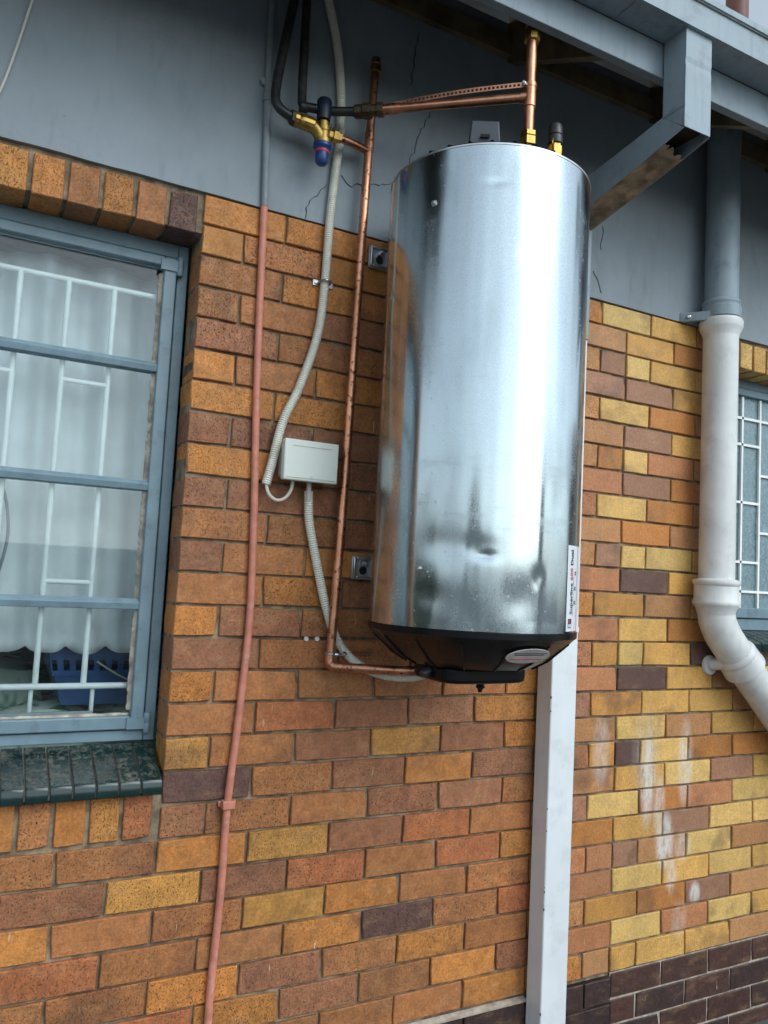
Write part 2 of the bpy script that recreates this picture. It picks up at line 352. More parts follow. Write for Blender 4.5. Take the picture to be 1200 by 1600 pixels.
HC, UB, ZP = 0.085, 0.11877, 2.606     # course height, half brick pitch, underside of the plaster
def brick_mesh(wd, ht, dp, seed, chip=0.0):
    rr = random.Random(seed); b = 0.0022
    a, c = wd / 2, ht / 2
    o = [(-a, -c), (0, -c), (a, -c), (a, 0), (a, c), (0, c), (-a, c), (-a, 0)]
    j = lambda k: rr.uniform(-k, k)
    outer = [(x + j(.0011), z + j(.0012)) for x, z in o]
    if chip: k = rr.choice((0, 2, 4, 6)); outer[k] = (outer[k][0] * (1 - chip * .6), outer[k][1] * (1 - chip))
    inn = [(x - math.copysign(b, x) * (abs(x) > 1e-3 or 0) + j(.0004), z - math.copysign(b, z) * (abs(z) > .01) + j(.0004)) for x, z in outer]
    vs = [(x, j(.0005), z) for x, z in inn] + [(x, .0026, z) for x, z in outer] + [(x, dp, z) for x, z in outer]
    fs = [tuple(range(8))] + [(i, 8 + i, 8 + (i + 1) % 8, (i + 1) % 8) for i in range(8)] + [(8 + i, 16 + i, 16 + (i + 1) % 8, 8 + (i + 1) % 8) for i in range(8)]
    return vs, [f[::-1] for f in fs]
def bmesh_data(name, wd, ht, dp, seed, mat, chip=0.0):
    me = bpy.data.meshes.new(name); vs, fs = brick_mesh(wd, ht, dp, seed, chip); me.from_pydata(vs, [], fs); me.update(); me.materials.append(mat); return me
CACHE = {}
def get_brick(n, mat, ht=0.0772, wd=None):
    key = (n, mat.name, ht, wd, random.randrange(6))
    if key not in CACHE:
        k = key[-1]; CACHE[key] = bmesh_data('brick', wd or (n * UB - 0.0078), ht, 0.112, hash((n, k, int(ht * 1e4))) % 9999, mat, 0.10 if k == 5 else (0.05 if k in (3, 4) else 0))
    return CACHE[key]
PAL = {  # colours of the fired clay, sRGB
 'b': (184, 130, 82), 'd': (162, 116, 88), 'r': (178, 118, 78),
 'O': (186, 121, 60), 'B': (167, 109, 65), 'D': (152, 100, 69), 'R': (169, 101, 61), 'P': (98, 70, 62), 'Y': (190, 134, 66),
 'T': (208, 158, 84), 'L': (215, 174, 102), 'F': (184, 124, 62), 'X': (60, 44, 43), 'Z': (76, 51, 45)}
def bcol(c):
    r, gg, b, _ = lin(*PAL[c]); k = random.uniform(0.88, 1.12); h = random.uniform(-0.04, 0.04)
    return (r * k * (1 + h), gg * k, b * k * (1 - h), 1)

core = MB()
core.box(0.005, 2.146, 0.009, 0.115, 0.0, ZP)
core.box(-2.4, 0.005, 0.009, 0.115, 0.0, 1.03); core.box(-1.6, 0.005, 0.009, 0.115, 2.496, ZP); core.box(-2.4, -1.6, 0.009, 0.115, 1.03, ZP)
core.box(2.146, 4.6, 0.009, 0.115, 0.0, 1.40); core.box(2.146, 3.1, 0.009, 0.115, 2.496, ZP); core.box(3.1, 4.6, 0.009, 0.115, 1.40, ZP)
core.box(-2.4, 4.6, 0.115, 0.22, 0.0, 1.02); core.box(0.03, 2.12, 0.115, 0.22, 1.02, 3.3)
wall = core.build('brick_wall', MORTAR, house)

ROWS = {0: 'OOOBOO|LTB', 1: 'FBOBOBB|TOT', 2: 'BOBOBB|DLTT', 3: 'BBDBOBD|DTT', 4: 'DBBBBB|LOB', 5: 'OBOBDBB|DTB', 6: 'OOBBOB|OLRB', 7: 'DDDBBBR|DOT',
 8: 'OBDBBR|LOB', 9: 'DDDBBBB|OBO', 10: 'BBDBBB|DLLT', 11: 'DBODBBR|PTT', 12: 'BODBOO|YBT', 13: 'ODBBBBR|TOO', 14: 'DBBBBR|YLTP', 15: 'OBBBBOR|PTB',
 16: 'BRDDOD|YTT', 17: 'YBDYDOB|LBT', 18: 'PBDODR|YPLO', 19: 'DBBDDBB|TLD', 20: 'BB;OYDRBD|LOR', 21: 'DDY;DRBROO|TDL', 22: 'OB;BYOBBR|RDBL',
 23: 'RRB;BOPBRR|LTL', 24: 'BB;ODBOBB|YOD', 25: 'RRR;ODBODR|LRL', 26: 'BD;BBBBOO|BTTT'}
def lay(row, u0, u1, c):
    n = u1 - u0; x = (u0 + u1) / 2 * UB; z = ZP - (row + 0.5) * HC + 0.0005
    mat = (BRICKY if row >= 16 else BRICKS) if x > 1.4 else BRICK
    o = place(get_brick(n, mat), 'brick', (x + random.uniform(-.0012, .0012), random.uniform(-.0022, .0014), z + random.uniform(-.0008, .0008)), wall, bcol(c.lower() if x > 1.28 and c in 'BDR' else c),
          (random.uniform(-.006, .006), random.uniform(-.003, .003), random.uniform(-.004, .004)))
    return o
for row, sdef in ROWS.items():
    left = ''; 
    if ';' in sdef: left, sdef = sdef.split(';')
    a, b = sdef.split('|')
    if row % 2 == 0:
        seq = [(0, 2), (2, 4), (4, 6), (6, 8), (8, 10), (10, 12)]
        seq2 = [(12, 14), (14, 16), (16, 18)] if row % 4 == 0 else [(12, 13), (13, 14), (14, 16), (16, 18)]
        seql = [(-4, -2), (-2, 0)]; ext = [(18, 20), (20, 22)]
    else:
        seq = [(0, 1)] + [(k, k + 2) for k in range(1, 13, 2)] if not left else [(k, k + 2) for k in range(1, 13, 2)]
        seq2 = [(13, 15), (15, 17), (17, 18)]
        seql = [(-5, -3), (-3, -1), (-1, 1)]; ext = [(19, 21)]
        if row >= 15: seq2[-1] = (17, 19)
    for (u, v), c in list(zip(seq, a)) + list(zip(seq2, b)) + (list(zip(seql, left)) if left else []): lay(row, u, v, c)
    if row >= 15:
        for (u, v) in ext: lay(row, u, v, random.choice('TLLOTB'))
# bricks on edge: under the sill and over the two windows
def edge_brick(xc, z0, z1, c, nm='brick', pitch=0.0795):
    me = get_brick(9, BRICK, z1 - z0, pitch - 0.0115)
    place(me, nm, (xc, random.uniform(-.001, .001), (z0 + z1) / 2), wall, bcol(c), (0, 0, random.uniform(-.003, .003)))
for i, c in enumerate('RFOBORBO'): edge_brick(-0.053 - i * 0.0795, 0.915, 1.022, c)
for i, c in enumerate('PBOBOFOBOB'): edge_brick(-0.050 - i * 0.0835, 2.4895, 2.592, c, pitch=0.0835)
for i, c in enumerate('LTLTLTLT'): edge_brick(2.183 + i * 0.0800, 2.4895, 2.592, c, pitch=0.080)
# the courses beyond both sides of the view: one mass
M2 = MB(); rs = random.Random(5)
def stuff_brick(u0, u1, row):
    n = u1 - u0; vs, fs = brick_mesh(n * UB - 0.0078, 0.0772, 0.1, rs.randrange(9999)); x = (u0 + u1) / 2 * UB; z = ZP - (row + .5) * HC
    M2.add([(p[0] + x, p[1], p[2] + z) for p in vs], fs)
for row in range(27):
    for k in range(-20, -13, 2): stuff_brick(k + row % 2, k + 2 + row % 2, row)
    if row >= 20:
        lo = -5 if row % 2 else -4
        for k in range(lo - 8, lo, 2): stuff_brick(k, k + 2, row)
    for k in range(28, 36, 2): stuff_brick(k - row % 2, k + 2 - row % 2, row)
    if row >= 15:
        for k in range(22 - row % 2, 28 - row % 2, 2): stuff_brick(k, k + 2, row)
so_ = M2.build('bricks', BRICK, wall); so_['kind'] = 'stuff'; so_.color = lin(*PAL['B'])

# plinth of dark bricks
pc = MB(); pc.box(1.549, 4.6, 0.003, 0.0055, 0.0, 0.311)
plinth = pc.build('plinth', MORTARP, house)
for r in range(4):
    z = 0.311 - (r + .5) * HC + .0
    k = -5 if r % 2 else -6
    while k < 13:
        u1 = min(k + 2, 13)
        if u1 - k > 0.5:
            zz = z - 0.006
            o = place(get_brick(u1 - k, BRICKP), 'brick', ((k + u1) / 2 * UB, -0.012 + random.uniform(-.001, .001), zz), plinth, bcol('X'))
        k = u1
    k = 13 if r % 2 == 0 else 12
    while k < 22:
        k0 = max(k, 13); n = k + 2 - k0
        if n > 0: place(get_brick(n, BRICKP), 'brick', ((k0 + k + 2) / 2 * UB + .004, random.uniform(-.001, .001) - .002, z), plinth, bcol(random.choice('XZZX')))
        k += 2
MB().box(-2.4, 1.545, -0.004, 0.0055, 0.0, 0.303).build('plinth_backing', BRICKP, plinth).color = lin(40, 30, 30)
ledge = MB(); ledge.prism([(-0.016, 0.303), (0.002, 0.308), (0.002, 0.298), (-0.0155, 0.296)], 'x', -2.4, 1.185)
ledge.build('mortar_ledge', MORTARP, plinth)

# plaster band
pb = MB(); nx, nz = 120, 24; x0, x1, z0, z1 = -2.4, 4.6, ZP, 3.46
vs = []
for j in range(nz + 1):
    for i in range(nx + 1):
        x = x0 + (x1 - x0) * i / nx; z = z0 + (z1 - z0) * j / nz
        vs.append((x, -0.005 + 0.0025 * noise.noise((x * 2.3, 0, z * 2.3)), z + (0.0022 * noise.noise((x * 9, 3, 0)) if j == 0 else 0)))
fs = [(j * (nx + 1) + i, j * (nx + 1) + i + 1, (j + 1) * (nx + 1) + i + 1, (j + 1) * (nx + 1) + i) for j in range(nz) for i in range(nx)]
o = len(vs)
vs += [(x0 + (x1 - x0) * i / nx, 0.03, z0) for i in range(nx + 1)]
fs += [(i, o + i, o + i + 1, i + 1) for i in range(nx)]
plaster = pb.add(vs, fs).build('plaster_band', PLASTER, house, smooth=True)
def crack(pts, wdt):
    mb = MB(); P = spline([(x, -0.0085, z) for x, z in pts], 0.012); rr = random.Random(len(pts)); vs = []
    for i, p in enumerate(P):
        t = (P[min(i + 1, len(P) - 1)] - P[max(i - 1, 0)]).normalized(); nrm = Vector((-t.z, 0, t.x)); ww = wdt * rr.choice((.15, .5, .8, 1.1)); jit = nrm * rr.uniform(-.004, .004)
        vs += [p + jit + nrm * ww, p + jit - nrm * ww, p + jit - nrm * ww + Vector((0, .006, 0)), p + jit + nrm * ww + Vector((0, .006, 0))]
    n = len(P)
    fs = [(4 * i + k, 4 * i + (k + 1) % 4, 4 * i + 4 + (k + 1) % 4, 4 * i + 4 + k) for i in range(n - 1) for k in range(4)]
    mb.add(vs, fs).build('crack', CRACK, plaster)
crack([(0.69, 3.06), (0.673, 3.024), (0.642, 2.952), (0.633, 2.908), (0.603, 2.847), (0.572, 2.797), (0.54, 2.778), (0.445, 2.751), (0.424, 2.741), (0.397, 2.767)], 0.0007)
crack([(0.353, 2.725), (0.315, 2.676), (0.297, 2.652), (0.29, 2.61)], 0.0007)
crack([(0.63, 3.3), (0.618, 3.2), (0.612, 3.12)], 0.0006)
crack([(1.409, 2.872), (1.412, 2.837), (1.399, 2.811), (1.406, 2.785)], 0.0005)
crack([(1.37, 2.70), (1.40, 2.66), (1.41, 2.63)], 0.0004)

# eaves: rafters, boards, sheet, fascia
TA = math.tan(R(27.7))
roof = MB().prism([(-0.57, 3.205), (3.0, 3.205 + 3.57 * TA), (3.0, 3.225 + 3.57 * TA), (-0.57, 3.225)], 'x', -2.4, 4.6).build('roof', ROOFB, house)
MB().prism([(-0.585, 3.262), (3.0, 3.262 + 3.585 * TA), (3.0, 3.268 + 3.585 * TA), (-0.585, 3.268)], 'x', -2.4, 4.6).build('roof_sheet', ROOFS, roof)
for x in (-1.63, -0.98, -0.33, 0.32, 0.97, 1.62, 2.27, 2.92, 3.57):
    MB().prism([(-0.454, 3.088), (-0.006, 3.088 + .448 * TA), (-0.006, 3.262 + .448 * TA), (-0.454, 3.262)], 'x', x, x + 0.038).build('rafter', WOOD, roof)
MB().box(-2.4, 4.6, -0.483, -0.455, 3.078, 3.182).build('fascia_board', FASCIA, roof, bevel=0.002)
MB().box(-2.4, 4.6, -0.03, -0.008, 3.335, 3.40).build('wall_batten', WOOD, roof)
vp = MB().tube([(2.59, 0.4, 3.55), (2.59, 0.4, 5.2)], 0.052, 16, smooth=False).build('vent_pipe', VENT, None, smooth=True)
tag(vp, 'red-brown vent pipe rising above the roof edge against the white sky', 'vent pipe')

# ------------------------------------------------------------------ left window
yw = 0.115
def bar(mb, x0, x1, z0, z1, y0, y1): mb.box(x0, x1, y0, y1, z0, z1)
XL = -1.58
fr = MB()
bar(fr, -0.030, -0.001, 1.134, 2.492, yw, yw + .045)            # right outer frame
bar(fr, XL, -0.030, 2.452, 2.492, yw, yw + .045); bar(fr, XL, -0.030, 1.134, 1.162, yw, yw + .045); bar(fr, XL - .02, XL, 1.134, 2.492, yw, yw + .045)
win = fr.build('window', FRAME, house, bevel=0.003); win['label'] = 'steel casement window with white burglar bars and curtain'
cs = MB()
bar(cs, -0.068, -0.034, 1.166, 2.448, yw - .012, yw + .03); bar(cs, -0.86, -0.068, 2.420, 2.448, yw - .012, yw + .03); bar(cs, -0.86, -0.068, 1.166, 1.200, yw - .012, yw + .03)
bar(cs, -0.90, -0.86, 1.166, 2.448, yw - .012, yw + .03)
cs.build('casement', FRAME, win, bevel=0.0035)
for z in (2.137, 1.811, 1.492):
    gb = MB().prism([(yw - .006, z - .013), (yw - .010, z + .004), (yw + .002, z + .015), (yw + .025, z + .015), (yw + .025, z - .015)], 'x', -0.86, -0.0665)
    gb.build('glazing_bar', FRAME, win, bevel=0.0015)
zz = [1.2, 1.492, 1.811, 2.137, 2.42]
for a, b in zip(zz[:-1], zz[1:]):
    MB().box(-0.862, -0.067, yw + .012, yw + .016, a + .002, b - .002).build('pane', GLASS, win)
    pt = MB()      # ragged putty fillet on the hinge side and below
    n = 30; rr = random.Random(int(a * 100)); vs = []
    for i in range(n + 1):
        z = a + .014 + (b - a - .03) * i / n; e = rr.uniform(-.0018, .0018)
        vs += [(-0.068, yw + .002, z), (-0.0775 + e, yw + .010, z), (-0.0775 + e, yw + .0135, z), (-0.068, yw + .0135, z)]
    pt.add(vs, [(4 * i + k, 4 * i + (k + 1) % 4, 4 * i + 4 + (k + 1) % 4, 4 * i + 4 + k) for i in range(n) for k in range(4)])
    pt.build('putty', PUTTY, win)
pt = MB(); rr = random.Random(3); vs = []; n = 60
for i in range(n + 1):
    x = -0.86 + .79 * i / n; e = rr.uniform(-.0012, .0012)
    vs += [(x, yw + .002, 1.2005), (x, yw + .009, 1.2055 + e), (x, yw + .0115, 1.2055 + e), (x, yw + .0115, 1.2005)]
pt.add(vs, [(4 * i + k, 4 * i + (k + 1) % 4, 4 * i + 4 + (k + 1) % 4, 4 * i + 4 + k) for i in range(n) for k in range(4)]).build('putty', PUTTY, win)
for z in (2.425, 1.183):
    h = MB().lathe((-0.026, yw - .012, z - .026), (0, 0, 1), [(0.008, 0), (.0095, .002), (.0095, .023), (.0085, .025), (.0095, .027), (.0095, .050), (.008, .052)], 14)
    h.box(-0.078, -0.028, yw - .017, yw - .0125, z - .016, z + .014)
    h.build('hinge', FRAME, win, smooth=True)
yb = 0.152
def rod(a, b, r=0.0078): MB().tube([a, b], r, 10, smooth=False).build('burglar_bar', BARW, win, smooth=True)
for x in (-0.186, -0.303, -0.421, -0.539, -0.657, -0.775): rod((x, yb, 1.278), (x, yb, 2.342))
for x in (-0.16, -0.31, -0.46, -0.61): rod((x, yb + .012, 1.15), (x, yb + .012, 1.278), .006)
rod((-0.86, yb, 2.343), (-0.066, yb, 2.343)); rod((-0.86, yb, 1.274), (-0.064, yb, 1.274), .0082)
for a, b, z in ((-0.303, -0.186, 2.074), (-0.539, -0.421, 2.076), (-0.303, -0.186, 1.544), (-0.539, -0.421, 1.544)): rod((a, yb, z), (b, yb, z), .0068)
MB().box(-0.60, -0.16, yw + .018, yw + .024, 1.204, 1.212).build('stay_bar', DKSTEEL, win)

# sill tiles
sill = MB().prism([(-0.024, 1.034), (0.114, 1.034), (0.114, 1.117), (-0.024, 1.055)], 'x', -1.6, -0.004).build('window_sill', GROUT, house)
for i in range(12):
    xr = -0.0065 - i * 0.0528; xl = xr - 0.0486
    t = MB().prism([(-0.038, 1.032), (-0.030, 1.0285), (-0.026, 1.0285), (-0.026, 1.058), (0.112, 1.120), (0.112, 1.1305), (-0.022, 1.0715), (-0.0335, 1.0675), (-0.038, 1.060)], 'x', xl, xr)
    t.build('tile', TILE, sill, bevel=0.0015)

# room behind the window
MB().box(-2.4, 0.9, 2.6, 2.7, 0.4, 3.0).box(0.9, 1.0, 0.23, 2.7, 0.4, 3.0).box(-2.5, -2.4, 0.0, 2.7, 0.0, 3.46).box(-2.4, 1.0, 0.23, 2.7, 2.7, 2.75).build('room_wall', ROOM, house)
MB().box(-2.4, 0.9, 0.225, 2.6, 0.35, 0.45).build('room_floor', ROOM, house)
cu = MB(); nx, nz = 280, 40; vs = []
for j in range(nz + 1):
    for i in range(nx + 1):
        x = -1.45 + 1.43 * i / nx; hem = 1.350 + 0.020 * (1 - abs(math.sin(x * 30 + .4))) ** 1.5 + .004 * math.sin(x * 9)
        t = j / nz; z = hem + (2.43 - hem) * t
        y = 0.26 + 0.024 * math.sin(x * 38 + 1.5 * math.sin(x * 7)) * (0.5 + .5 * t) + .010 * math.sin(x * 83 + 2 * t)
        vs.append((x, y, z))
fs = [(j * (nx + 1) + i, j * (nx + 1) + i + 1, (j + 1) * (nx + 1) + i + 1, (j + 1) * (nx + 1) + i) for j in range(nz) for i in range(nx)]
c = cu.add(vs, fs).build('curtain', CURT, None, smooth=True, angle=180); c.modifiers.new('cloth', 'SOLIDIFY').thickness = 0.0015
tag(c, 'pale curtain with scalloped hem hanging behind the barred window', 'curtain')
bd = MB(); nx, ny = 60, 30; vs = []
for j in range(ny + 1):
    for i in range(nx + 1):
        x = -1.7 + 2.0 * i / nx; y = 0.30 + 1.3 * j / ny
        vs.append((x, y, 1.165 + .03 * noise.noise((x * 6, y * 6, 1)) + .02 * noise.noise((x * 14, y * 14, 4)) - (.25 if j == 0 else 0) + (0.10 if x < -.25 and y > .6 else 0) * 1))
fs = [(j * (nx + 1) + i, j * (nx + 1) + i + 1, (j + 1) * (nx + 1) + i + 1, (j + 1) * (nx + 1) + i) for j in range(ny) for i in range(nx)]
b_ = thing('bed', 'bed with green leaf-print bedding seen through the window', 'bed', (-.7, .9, .45))
bd.add(vs, fs).build('bedding', BED, b_, smooth=True, angle=180)
MB().box(-1.68, 0.28, 0.33, 1.58, 0.46, 1.10).build('bed_base', ROOM, b_)
# blue basket with slots
bk = thing('laundry_basket', 'blue slotted plastic basket standing on the bed behind the window', 'basket', (-0.08, 0.55, 1.19))
def basket_wall(z0, z1, s0, s1, name, slots):
    mb = MB(); cx, cy = -0.085, 0.46; hw, hd = 0.175, 0.13
    per = []
    for (ax, ay, bx, by) in ((-1, -1, 1, -1), (1, -1, 1, 1), (1, 1, -1, 1), (-1, 1, -1, -1)):
        for k in range(20): t = k / 20; per.append((ax + (bx - ax) * t, ay + (by - ay) * t))
    n = len(per)
    zs = [z0 + (z1 - z0) * q for q in (0, .25, .75, 1)] if slots else [z0, z1]
    ss = [s0 + (s1 - s0) * (z - z0) / (z1 - z0) for z in zs]
    vs = [(cx + px * hw * s_, cy + py * hd * s_, z) for z, s_ in zip(zs, ss) for px, py in per]
    fs = []
    for r in range(len(zs) - 1):
        for k in range(n):
            if slots and r == 1 and k % 2 == 0: continue
            fs.append((r * n + k, r * n + (k + 1) % n, (r + 1) * n + (k + 1) % n, (r + 1) * n + k))
    o = mb.add(vs, fs).build(name, BASKET, bk); o.modifiers.new('t', 'SOLIDIFY').thickness = 0.004
basket_wall(1.19, 1.275, .72, .86, 'basket_base', False); basket_wall(1.275, 1.335, .90, .97, 'slotted_band', True); basket_wall(1.335, 1.40, .97, 1.0, 'rim_band', True)
MB().box(-.085 - .125, -.085 + .125, .46 - .09, .46 + .09, 1.20, 1.206).build('basket_floor', BASKET, bk)
ln = MB().tube([(-.13, .318, 1.318), (-.09, .315, 1.292), (-.05, .312, 1.27), (.0, .32, 1.255)], .0028, 8).build('string', CABLE); tag(ln, 'thin white string hanging over the blue basket', 'string')
cd = MB().tube([(-.425, .175, 1.80), (-.405, .18, 1.74), (-.395, .18, 1.66), (-.405, .18, 1.58), (-.425, .18, 1.50), (-.44, .18, 1.46)], .004, 8).build('cord', GREYC); tag(cd, 'thin grey cord curving in front of the curtain', 'cord')

# ------------------------------------------------------------------ right window
fr = MB(); bar(fr, 2.147, 2.185, 1.458, 2.492, yw, yw + .045); bar(fr, 2.185, 3.08, 2.455, 2.492, yw, yw + .045); bar(fr, 2.185, 3.08, 1.458, 1.505, yw, yw + .045); bar(fr, 3.08, 3.10, 1.458, 2.492, yw, yw + .045)
win2 = fr.build('window', FRAME, house, bevel=0.003); win2['label'] = 'bathroom window with obscure glass behind the round downpipe'
cs = MB(); bar(cs, 2.187, 2.225, 1.508, 2.452, yw - .01, yw + .03); bar(cs, 2.225, 3.04, 2.422, 2.452, yw - .01, yw + .03); bar(cs, 2.225, 3.04, 1.508, 1.55, yw - .01, yw + .03); bar(cs, 3.04, 3.078, 1.508, 2.452, yw - .01, yw + .03)
cs.build('casement', FRAME, win2, bevel=0.003)
MB().box(2.223, 3.042, yw + .012, yw + .016, 1.548, 2.424).build('pane', OBSC, win2)
def mun(x0, x1, z0, z1): MB().box(x0, x1, yw + .001, yw + .0105, z0, z1).build('glazing_bar', BARW, win2)
for x in (2.315, 2.425, 2.535, 2.645, 2.755): mun(x - .005, x + .005, 1.55, 2.42)
for z in (2.33, 2.22, 1.98, 1.735, 1.615): mun(2.225, 2.42, z - .005, z + .005)
for z in (2.33, 2.10, 1.86, 1.615): mun(2.43, 2.53, z - .005, z + .005); mun(2.65, 2.75, z - .005, z + .005)
for z in (2.22, 1.98, 1.735): mun(2.54, 2.64, z - .005, z + .005)
MB().box(2.15, 3.1, 0.20, 0.225, 1.42, 2.6).build('dim_room_sheet', simple('dim_room', (0.16, 0.22, 0.24, 1), 0.9, var=.2), win2)  # flat sheet coloured as the dim room behind the obscure glass
pk = MB().lathe((2.42, 0.175, 1.552), (0, 0, 1), [(.02, 0), (.036, .002), (.04, .05), (.034, .07), (.02, .078)], 16).build('sponge_pot', simple('pink_pot', (0.5, 0.22, 0.22, 1), .6), None, smooth=True)
tag(pk, 'pink pot blurred behind the obscure bathroom glass', 'pot')
sill2 = MB().prism([(-0.02, 1.40), (0.114, 1.402), (0.114, 1.445), (-0.02, 1.412)], 'x', 2.15, 3.1).build('window_sill', GROUT, house)
for i in range(17):
    xl = 2.152 + i * .0535
    MB().prism([(-0.032, 1.388), (-0.022, 1.386), (-0.022, 1.413), (0.112, 1.447), (0.112, 1.457), (-0.022, 1.424), (-0.032, 1.418)], 'x', xl, xl + .049).build('tile', TILE, sill2, bevel=.0015)

# ------------------------------------------------------------------ gutter and square downpipe
gut = thing('rain_gutter', 'grey square sheet-metal gutter along the eaves', 'gutter', (1.1, -0.53, 3.185))
gm = MB(); gm.prism([(-0.484, 3.1835), (-0.580, 3.1835), (-0.580, 3.262), (-0.590, 3.266), (-0.590, 3.284), (-0.5835, 3.284), (-0.5835, 3.270), (-0.577, 3.262), (-0.577, 3.1865), (-0.487, 3.1865), (-0.487, 3.262), (-0.484, 3.262)], 'x', -2.4, 4.6)
gm.build('trough', GREYPAINT, gut)
for x in (0.985, 2.6, -0.8): MB().box(x, x + .003, -.5815, -.484, 3.1815, 3.1833).box(x, x + .003, -.5818, -.5802, 3.1815, 3.262).build('joint_seam', FASCIA, gut)
dpn = thing('square_downpipe', 'rectangular downpipe, grey with rusted-through elbow above and white below the water heater', 'downpipe', (1.23, -.04, 0))
X0, X1 = 1.180, 1.283
def quadtube(rings, name, mat, skip=(), jag=None):
    mb = MB(); vs = [q for rg in rings for q in rg]
    fs = [(i * 4 + k, i * 4 + (k + 1) % 4, i * 4 + 4 + (k + 1) % 4, i * 4 + 4 + k) for i in range(len(rings) - 1) for k in range(4) if k not in skip]
    o = mb.add(vs, fs).build(name, mat, dpn); md = o.modifiers.new('t', 'SOLIDIFY'); md.thickness = 0.002; md.offset = -1; return o
def rg(ya, za, yb_, zb, e=0): return [(X0 - e, ya, za), (X1 + e, ya, za), (X1 + e, yb_, zb), (X0 - e, yb_, zb)]
# drop (front y=-.568, back y=-.488)
quadtube([rg(-.568, 3.183, -.488, 3.183), rg(-.568, 3.10, -.488, 3.10), rg(-.566, 3.085, -.489, 3.085), rg(-.568, 3.07, -.488, 3.07), rg(-.568, 2.893, -.488, 2.955)], 'drop_pipe', GREYPAINT)
# offset back to the wall: three sides of paint, underside separate (rusted)
quadtube([rg(-.5675, 2.890, -.4885, 2.957), rg(-.40, 2.853, -.40, 2.943), rg(-.20, 2.815, -.20, 2.917), rg(-.045, 2.786, -.045, 2.897)], 'offset_pipe', GREYPAINT, skip=(0,))
und = MB(); vs = []; rr = random.Random(11); nx, ny = 24, 30
for j in range(ny + 1):
    for i in range(nx + 1):
        x = X0 + .0022 + (X1 - X0 - .0044) * i / nx
        y0 = -0.478 + 0.03 * noise.noise((x * 30, 0, 0)) + .010 * noise.noise((x * 120, 2, 0)) - (.02 if x < X0 + .02 else 0)
        t = j / ny; y = y0 + (-.046 - y0) * t; z = 2.853 + (y + .40) * (2.815 - 2.853) / .20 * 1.0 + .0015 * noise.noise((x * 30, y * 30, 0))
        vs.append((x, y, z + .002))
und.add(vs, [(j * (nx + 1) + i, j * (nx + 1) + i + 1, (j + 1) * (nx + 1) + i + 1, (j + 1) * (nx + 1) + i) for j in range(ny) for i in range(nx)])
u = und.build('rusted_underside', RUST, dpn); u.modifiers.new('t', 'SOLIDIFY').thickness = .002; u['label'] = 'rusted underside with a hole at the elbow'
MB().box(X0 + .003, X1 - .003, -.564, -.30, 2.915, 2.917).build('hole_shade_plate', HOLESHADE, dpn)  # near-black plate, paints the shade inside the elbow hole
sm = MB().box(X0 - .0012, X0 + .001, -.569, -.487, 2.952, 2.957); sm.build('solder_seam', FASCIA, dpn)
quadtube([rg(-.090, 2.84, -.0095, 2.84, .001), rg(-.090, 2.42, -.0095, 2.42, .001)], 'upper_wall_pipe', GREYPAINT)
MB().box(X0, X1, -.088, -.016, 0.02, 2.418).build('lower_wall_pipe', WHITEPAINT, dpn, bevel=0.004)
MB().box(X0 - .0015, X1 + .0015, -.0895, -.0155, 1.452, 1.470).build('pipe_joint', WHITEPAINT, dpn, bevel=0.002)
rr = random.Random(2)
for k in range(9):
    z = rr.uniform(0.2, 1.25); s_ = rr.uniform(.0015, .0035)
    MB().box(X0 - .0004, X0 + s_ * .8, -.0884, -.088 + s_, z, z + s_ * rr.uniform(1, 3)).build('paint_chip', CHIP, dpn)

# ------------------------------------------------------------------ round downpipe
rp = thing('round_downpipe', 'round drain pipe, grey on the plaster and thick white below, bending right', 'downpipe', (1.935, -.08, 1.2))
cx, cy = 1.935, -.08
MB().tube([(cx, cy, 2.60), (cx, cy, 3.43)], .0600, 28, smooth=False).build('upper_pipe', GREYPAINT, rp, smooth=True)
MB().lathe((cx, cy, 2.618), (0, 0, 1), [(.061, 0), (.0705, .002), (.0705, .040), (.0665, .043), (.0665, .052), (.069, .056), (.0665, .066), (.061, .070)], 32).build('pipe_clamp', GREYPAINT, rp, smooth=True)
cl = MB().prism([(1.800, -.006), (1.872, -.098), (1.880, -.092), (1.832, -.006)], 'z', 2.604, 2.638).build('clamp_ear', GREYPAINT, rp, bevel=.002)
MB().lathe((1.818, -.032, 2.620), (-.7, -.7, 0), [(.008, 0), (.008, .006), (.005, .008)], 8).build('clamp_bolt', STEEL, rp)
MB().lathe((cx, cy, 1.60), (0, 0, 1), [(.0625, 0), (.0625, .945), (.064, .955), (.074, .978), (.0775, .988), (.0765, .996), (.0785, 1.004), (.074, 1.014), (.06, 1.016)], 36).build('lower_pipe', CASTWHITE, rp, smooth=True)
MB().lathe((cx, cy, 1.545), (0, 0, 1), [(.064, -.02), (.070, .0), (.0785, .012), (.082, .018), (.082, .028), (.0775, .034), (.0770, .083), (.082, .089), (.0835, .096), (.082, .103), (.072, .108), (.0625, .109)], 36).build('pipe_collar', CASTWHITE, rp, smooth=True)
dirv = Vector((.72, 0, -.69)).normalized()
elb = [(cx, cy, 1.60), (cx, cy, 1.55), (cx + .008, cy, 1.505), (cx + .035, cy, 1.458), (cx + .075, cy, 1.415), (cx + .12, cy, 1.37)]
MB().tube(elb, .0645, 28, step=.008).build('bend', CASTWHITE, rp, smooth=True)
p0 = Vector((cx + .105, cy, 1.385))
MB().lathe(p0, dirv, [(.066, -.01), (.073, .0), (.075, .01), (.072, .018), (.075, .026), (.076, .06), (.078, .066), (.078, .074), (.070, .08)], 32).build('pipe_socket', CASTWHITE, rp, smooth=True)
MB().tube([p0 + dirv * .05, p0 + dirv * .9], .062, 28, smooth=False).build('lower_branch', CASTWHITE, rp, smooth=True)
